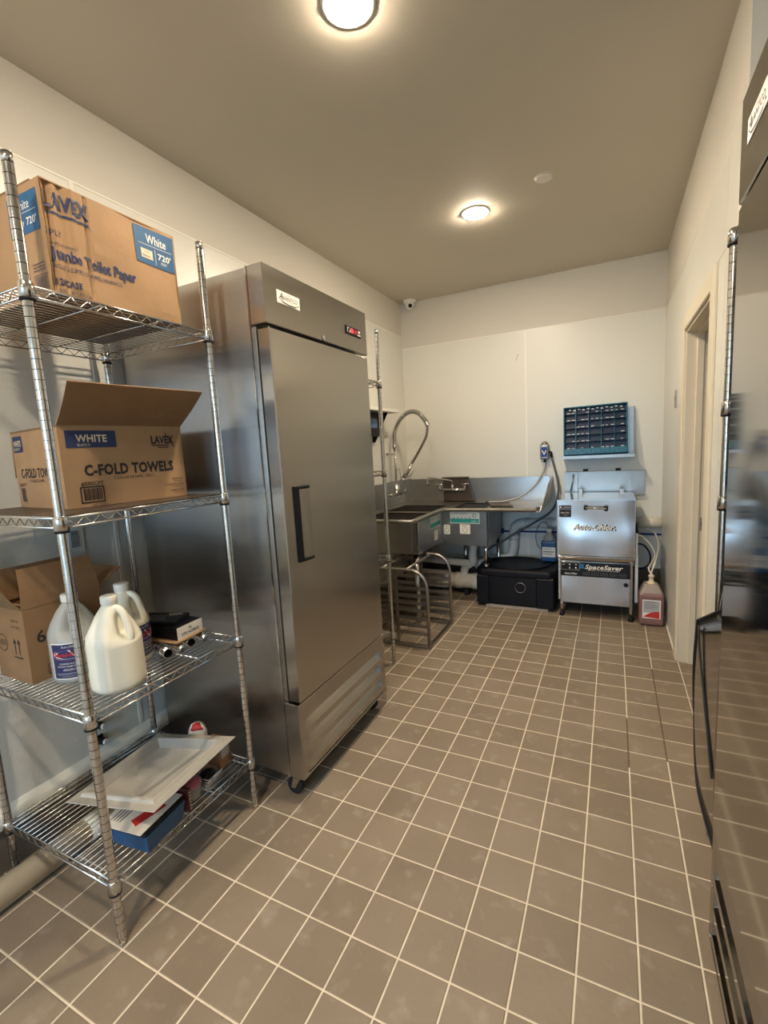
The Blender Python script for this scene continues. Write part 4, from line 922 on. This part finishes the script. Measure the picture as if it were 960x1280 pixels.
# blue jug on the trap
t = thing('blue_cleaner_jug', 'jug of blue cleaner with white label on the grease trap', 'jug', (-.435, 3.17, .357))
m = MB(); q = .357
m.box(-.497, -.368, 3.115, 3.225, q, q+.190)
obj('jug_body', m, M_bluejug, t, bevel=.016, seg=3)
obj('shoulder', MB().lathe([(.058, 0), (.052, .02), (.030, .055), (.022, .068), (.021, .085)], -.432, 3.17, 20, cz=q+.188), M_clearj, t)
obj('cap', MB().lathe([(.024, 0), (.025, .002), (.025, .022), (.018, .025)], -.432, 3.17, 20, cz=q+.270), M_white, t)
lettering(t, 'label', M_paper, plane((-.494, 3.1138, q), (1, 0, 0), (0, 0, 1)), [('r', .008, .120, .045, .135)])
lettering(t, 'lettering', M_navy, plane((-.494, 3.1132, q), (1, 0, 0), (0, 0, 1)), [('t', 'RINSE AID', .018, .112, .011), ('r', .015, .112, .090, .097), ('r', .015, .09, .078, .081), ('r', .015, .10, .068, .071)])
t = thing('clear_tube', 'thin looping tube from the blue cleaner jug to the wall', 'tube', (-.5, 3.2, .5))
obj('tube_run', MB().tube(smooth_path([(-.432, 3.17, q+.296), (-.47, 3.20, .70), (-.53, 3.24, .67), (-.56, 3.26, .56), (-.54, 3.24, .47), (-.505, 3.2, .46)], 6), .0035, 7), M_hose, t)
# chemical dispenser on the back wall with two hoses
t = thing('soap_dispenser_unit', 'blue and silver chemical dispenser mounted on the back wall', 'dispenser', (-.49, YB, 1.34))
obj('housing', MB().box(-.525, -.450, YB-.075, YB-.003, 1.265, 1.40), M_dull, t, bevel=.012, seg=3)
obj('top_dome', MB().lathe([(.036, 0), (.034, .015), (.022, .030), (.006, .036)], -.487, YB-.04, 20, cz=1.395), M_chrome, t)
obj('blue_front', MB().box(-.512, -.463, YB-.082, YB-.074, 1.285, 1.375), M_bluepipe, t, bevel=.003)
lettering(t, 'lettering', M_paper, plane((-.512, YB-.0826, 1.285), (1, 0, 0), (0, 0, 1)), [('p', [(.004, .060), (.012, .060), (.025, .035), (.038, .060), (.046, .060), (.025, .018)])])
obj('outlet_elbow', MB().tube([(-.487, YB-.045, 1.27), (-.487, YB-.045, 1.235)], .010, 10).tube([(-.455, YB-.045, 1.33), (-.430, YB-.045, 1.325), (-.428, YB-.045, 1.28)], .011, 10), M_black, t)
t = thing('grey_hose', 'light grey hose curving from the wall dispenser onto the drainboard', 'hose', (-.5, 3.3, 1.2))
obj('hose_run', MB().tube(smooth_path([(-.487, YB-.045, 1.236), (-.500, 3.32, 1.15), (-.56, 3.26, 1.04), (-.66, 3.20, .95), (-.78, 3.14, .908), (-.95, 3.08, .900)], 6), .0085, 8), mat('light_hose', (.42, .43, .42), .35), t)
t = thing('black_hose', 'dark hose curving from the wall dispenser down under the sink', 'hose', (-.4, 3.3, 1))
obj('hose_run', MB().tube(smooth_path([(-.428, YB-.045, 1.282), (-.400, 3.34, 1.18), (-.372, 3.32, 1.06), (-.368, 3.31, .95), (-.420, 3.30, .80), (-.58, 3.28, .68), (-.76, 3.24, .575), (-.87, 3.20, .50), (-.98, 3.18, .44), (-1.02, 3.17, .33)], 6), .0095, 8), M_hose, t)

# ------------------------------------------------------------------ dish machine
t = thing('dish_machine', 'stainless under hood dish machine with lettered black control panel', 'dishwasher', (-.04, 3.03, 0))
MY = 2.76
hd = obj('hood', MB().prism([(-.318, MY+.006, .508), (.230, MY+.006, .508), (.230, 3.30, .508), (-.318, 3.30, .508)], (0, 0, .445)), M_mach, t, bevel=.004)
obj('hood_edge', MB().box(-.322, .234, MY, 3.30, .951, .959).box(-.322, -.314, MY, MY+.01, .505, .951).box(.226, .234, MY, MY+.01, .505, .951).box(-.322, .234, MY, MY+.012, .500, .507), M_chrome, t, bevel=.001)
obj('wash_tank', MB().prism([(-.320, MY-.002, .497), (.234, MY-.002, .497), (.218, MY+.010, .462), (-.300, MY+.010, .462)], (0, .54, 0)).box(-.300, .218, MY+.010, 3.30, .34, .462), M_mach, t, bevel=.002)
obj('front_panel', MB().box(-.292, .200, MY-.004, MY+.02, .120, .345), M_mach, t, bevel=.002)
obj('side_frame', MB().box(-.302, -.290, MY, 3.30, .11, .47).box(.200, .220, MY-.002, 3.30, .09, .47).box(-.29, .20, 3.0, 3.30, .13, .34), M_steel, t)
cp = obj('control_panel', MB().box(-.296, .204, MY-.006, MY+.01, .346, .458), M_blackg, t, bevel=.001)
f = plane((-.296, MY-.0066, .346), (1, 0, 0), (0, 0, 1))
lettering(cp, 'lettering', M_paper, f, [('t', 'SpaceSaver', .180, .062, .034, dict(w=.270, bold=.035, shear=.25)), ('t', 'ENERGY SAVING DISHMACHINES', .215, .049, .008, dict(w=.21)), ('t', 'Auto-Chlor', .028, .010, .017, dict(w=.095, shear=.35, bold=.01))])
lettering(cp, 'lettering', mat('panel_grey', (.22, .21, .20), .5), f, [it for k in range(5) for it in (frame_rects(.165+.064*k, .215+.064*k, .012, .036, .0015) + [('r', .172+.064*k, .208+.064*k, .022, .024)])])
lettering(cp, 'printed_frame', M_tan, f, frame_rects(.003, .140, .048, .108, .0016))
lettering(cp, 'printed_badge', mat('badge_blue', (.02, .22, .45), .5), f, [('r', .142, .174, .064, .074), ('r', .145, .171, .078, .088), ('r', .142, .174, .092, .098)])
for k in range(3):
    for j in range(2):
        if k == 0 and j == 0: continue
        obj('knob', MB().lathe([(.008, 0), (.0075, -.006), (.004, -.008)], -.296+.022+.046*k, MY-.006, 14, 'y', .346+.063+.028*j), M_chrome, cp)
obj('round_badge', MB().lathe([(.016, 0), (.016, -.003), (.010, -.004)], .175, MY-.004, 20, 'y', .296), M_black, t)
hn = obj('handle', MB().box(-.125, -.100, MY-.020, MY+.004, .880, .915).box(.020, .045, MY-.020, MY+.004, .872, .912), M_black, hd, bevel=.003)
obj('grab_bar', MB().tube([(-.112, MY-.018, .898), (.034, MY-.018, .893)], .009, 10), M_chrome, hd)
f = plane((-.205, MY-.0010, .715), (1, 0, 0), (0, 0, 1))
lettering(hd, 'lettering', M_inkblk, plane((-.200, MY+.0005, .711), (1, 0, 0), (0, 0, 1)), [('t', 'Auto-Chlor.', 0, .008, .044, dict(w=.305, bold=.06, shear=.35))], label='dark outline behind the script lettering')
lettering(hd, 'lettering', M_white, f, [('t', 'Auto-Chlor.', 0, .008, .044, dict(w=.300, bold=.045, shear=.35)), ('t', 'SYSTEM', .085, -.008, .010, dict(w=.09))], label='white script lettering on the hood')
lettering(hd, 'label', M_inkblk, f, [('r', -.101, -.012, .105, .168), ('r', -.101, -.012, .172, .198)], label='black label in the upper left corner of the hood')
lettering(hd, 'lettering', M_paper, plane((-.205, MY-.0016, .715), (1, 0, 0), (0, 0, 1)), [('t', 'Auto-Chlor', -.090, .135, .013, dict(w=.066, shear=.3)), ('t', 'SYSTEM', -.070, .118, .006), ('t', 'WARNING', -.07, .180, .008), ellipse(-.090, .185, .007, .007, 12)])
for x in (-.296, .207):
    for y in (MY+.02, 3.24):
        l_ = obj('leg', MB().tube([(x+.005, y, .045), (x+.005, y, .15)], .015, 12), M_chrome, t); obj('foot', MB().lathe([(.020, .0), (.020, .018), (.013, .022), (.012, .05)], x+.005, y, 14), M_black, l_)
obj('side_bolts', MB().lathe([(.008, 0), (.006, -.008)], -.309, MY+.0, 10, 'y', .46).lathe([(.008, 0), (.006, -.008)], -.309, MY, 10, 'y', .415).lathe([(.008, 0), (.006, -.008)], -.309, MY, 10, 'y', .37).lathe([(.008, 0), (.006, -.008)], -.309, MY, 10, 'y', .325).box(-.314, -.302, MY, MY+.02, .14, .50), M_chrome, t)
obj('side_switch', MB().tube([(.243, 2.80, .70), (.243, 2.80, .78)], [.012, .004], 8), M_black, t)
obj('side_tank', MB().box(.236, .252, 2.80, 2.90, .52, .70).box(.236, .258, 2.82, 2.84, .14, .52), M_pvcg, t, bevel=.003)
obj('top_column', MB().box(-.19, -.16, 3.20, 3.28, .959, 1.0).box(.13, .16, 3.20, 3.28, .959, 1.0), M_dull, t)
# wall guard above the machine
t = thing('steel_wall_rail', 'wide stainless slanted panel on the wall above the dish machine', 'panel', (0, YB, 1.04))
GYY = YB-.10
obj('sheet', MB().box(-.316, .322, GYY+.080, GYY+.084, .935, 1.135), M_sink, t)
obj('top_lip', MB().box(-.318, .324, GYY, GYY+.088, 1.135, 1.143), M_sink, t, bevel=.001)
obj('bottom_lip', MB().box(-.318, .324, GYY+.06, GYY+.084, .930, .936), M_dull, t)
for x in (-.235, .190): obj('upright', MB().box(x, x+.03, GYY+.05, GYY+.080, .936, 1.135), M_sink, t)
obj('stand_off', MB().box(-.25, -.20, GYY+.084, YB-.003, .95, 1.10).box(.18, .23, GYY+.084, YB-.003, .95, 1.10), M_dull, t)
for x in (-.140, .117): obj('latch', MB().box(x-.020, x+.020, GYY+.01, GYY+.04, 1.1425, 1.165), M_black, t, bevel=.002)
obj('brace', MB().tube([(-.262, GYY+.02, .965), (-.240, GYY+.02, 1.12)], .006, 6), M_chrome, t)
# wall mounted shelf carrying the glass rack
t = thing('slanted_rack_shelf', 'stainless wall shelf holding the blue glass rack', 'shelf', (-.05, YB, 1.3))
obj('shelf_tray', MB().prism([(-.330, YB-.20, 1.262), (-.330, YB-.20, 1.288), (-.330, YB-.196, 1.288), (-.330, YB-.196, 1.268), (-.330, YB-.003, 1.275), (-.330, YB-.003, 1.268)], (.566, 0, 0)), M_sink, t)
obj('side_plate', MB().prism([(.232, YB-.003, 1.268), (.232, YB-.13, 1.268), (.232, YB-.028, 1.68), (.232, YB-.003, 1.68)], (.004, 0, 0)), M_sink, t)
obj('back_plate', MB().box(-.30, .232, YB-.007, YB-.003, 1.275, 1.68), M_sink, t)
# glass rack, tilted against the wall; local frame: x across, z up the face, y = depth
t = thing('glass_rack', 'blue plastic glass rack leaning upright on the wall shelf', 'dish rack', (-.312, YB-.185, 1.292), rot=(-.14, -.014, 0))
RW, RH, RD = .500, .420, .075
m = MB(); th = .010
m.box(0, RW, 0, RD, 0, th).box(0, RW, 0, RD, RH-th, RH).box(0, th, 0, RD, th, RH-th).box(RW-th, RW, 0, RD, th, RH-th)
obj('rim', m, M_tealrim, t, world=False, bevel=.004, seg=2)
obj('lower_band', MB().box(.004, RW-.004, -.004, .004, .004, .055), M_tealrim, t, world=False, bevel=.002)
obj('back_grid', MB().box(th, RW-th, RD-.006, RD-.001, th, RH-th), M_teal, t, world=False)
for k in range(1, 5): obj('divider', MB().box(RW*k/5-.0022, RW*k/5+.0022, .006, RD-.006, th, RH-th), M_tealrim, t, world=False)
for k in range(1, 6): obj('divider', MB().box(th, RW-th, .010, RD-.008, .055+(RH-.055)*k/6-.0025, .055+(RH-.055)*k/6+.0025), M_teal, t, world=False)
tp = MB()
for k in range(12): tp.box(.045+k*.036, .065+k*.036, .001, .006, RH-.030-(k % 2)*.006, RH-.022-(k % 2)*.006)
random.seed(3)
for r_ in range(6):
    for k in range(12):
        if random.random() < .62: 
            z_ = .058+(RH-.055)*r_/6; x_ = .03+k*.038; tp.box(x_, x_+random.uniform(.014, .028), .006, .0102, z_, z_+.006)
obj('clip_teeth', tp, mat('pale_clip', (.55, .62, .66), .4), t, world=False, kind='stuff')
hs = MB()
for k in range(13): hs.lathe([(.006, 0), (.005, -.0055)], .04+k*.036, -.0035, 8, 'y', .018+(k % 2)*.016)
obj('studs', hs, M_teal, t, world=False)

# red jug beside the machine with tubes
t = thing('red_detergent_jug', 'square jug of red detergent on the floor right of the machine', 'jug', (.345, 2.80, 0))
jx0, jx1, jy0, jy1 = .262, .428, 2.715, 2.90
obj('jug_body', MB().box(jx0, jx1, jy0, jy1, .004, .255), M_redliq, t, bevel=.022, seg=3)
m = MB(); cx, cy = (jx0+jx1)/2, (jy0+jy1)/2
obj('shoulder', MB().add([(jx0+.006, jy0+.006, .245), (jx1-.006, jy0+.006, .245), (jx1-.006, jy1-.006, .245), (jx0+.006, jy1-.006, .245), (cx-.045, cy-.05, .315), (cx+.045, cy-.05, .315), (cx+.045, cy+.05, .315), (cx-.045, cy+.05, .315)],
    [(0, 1, 5, 4), (1, 2, 6, 5), (2, 3, 7, 6), (3, 0, 4, 7), (4, 5, 6, 7), (3, 2, 1, 0)]), mat('jug_shoulder', (.34, .28, .25), .4), t, bevel=.012, seg=2)
obj('neck', MB().lathe([(.030, 0), (.030, .012), (.018, .016), (.014, .05), (.020, .056), (.020, .066), (.010, .07)], cx, cy-.02, 18, cz=.312), M_tan, t)
f = plane((jx0+.024, jy0-.0008, .062), (1, 0, 0), (0, 0, 1)); f2 = plane((jx0+.024, jy0-.0014, .062), (1, 0, 0), (0, 0, 1)); f3 = plane((jx0+.024, jy0-.0020, .062), (1, 0, 0), (0, 0, 1))
lettering(t, 'label', M_paper, f, [('r', 0, .120, 0, .145)]); lettering(t, 'printed_panel', mat('label_grey', (.42, .43, .44), .5), f2, [('r', .006, .112, .045, .138)])
lettering(t, 'printed_swoosh', M_redp, f3, [('p', [(.006, .012), (.104, .004), (.112, .004), (.112, .058), (.08, .056), (.05, .044), (.025, .028)])])
lettering(t, 'lettering', M_inkblk, f3, [('t', 'DETERGENT', .014, .120, .009), ('r', .014, .09, .108, .110), ('r', .014, .10, .098, .100), ('r', .014, .10, .088, .090), ('r', .014, .08, .078, .080)])
for lb, pts in (('clear supply tube rising from the red jug cap', [(cx-.005, cy-.012, .382), (cx+.02, 2.85, .44), (.395, 2.95, .52), (.405, 3.05, .58), (.385, 3.15, .64), (.33, 3.25, .66)]),
                ('clear tube looping from the red jug toward the machine', [(cx+.008, cy-.032, .382), (cx-.015, 2.84, .42), (.375, 2.92, .50), (.345, 2.95, .58), (.29, 2.97, .64), (.258, 2.92, .665)])):
    q = thing('supply_tube', lb, 'tube', pts[0], group='supply tubes of the red jug'); obj('tube_run', MB().tube(smooth_path(pts, 5), .006, 8), M_pvc, q)
q = thing('black_cable', 'black cable sagging from the machine side beside the red jug', 'cable', (.3, 2.9, .5))
obj('cable_run', MB().tube(smooth_path([(.250, 2.88, .60), (.30, 2.95, .575), (.345, 3.0, .50), (.345, 3.0, .42), (.305, 3.0, .38), (.26, 3.02, .37), (.235, 3.05, .37)], 5), .007, 8), M_black, q)
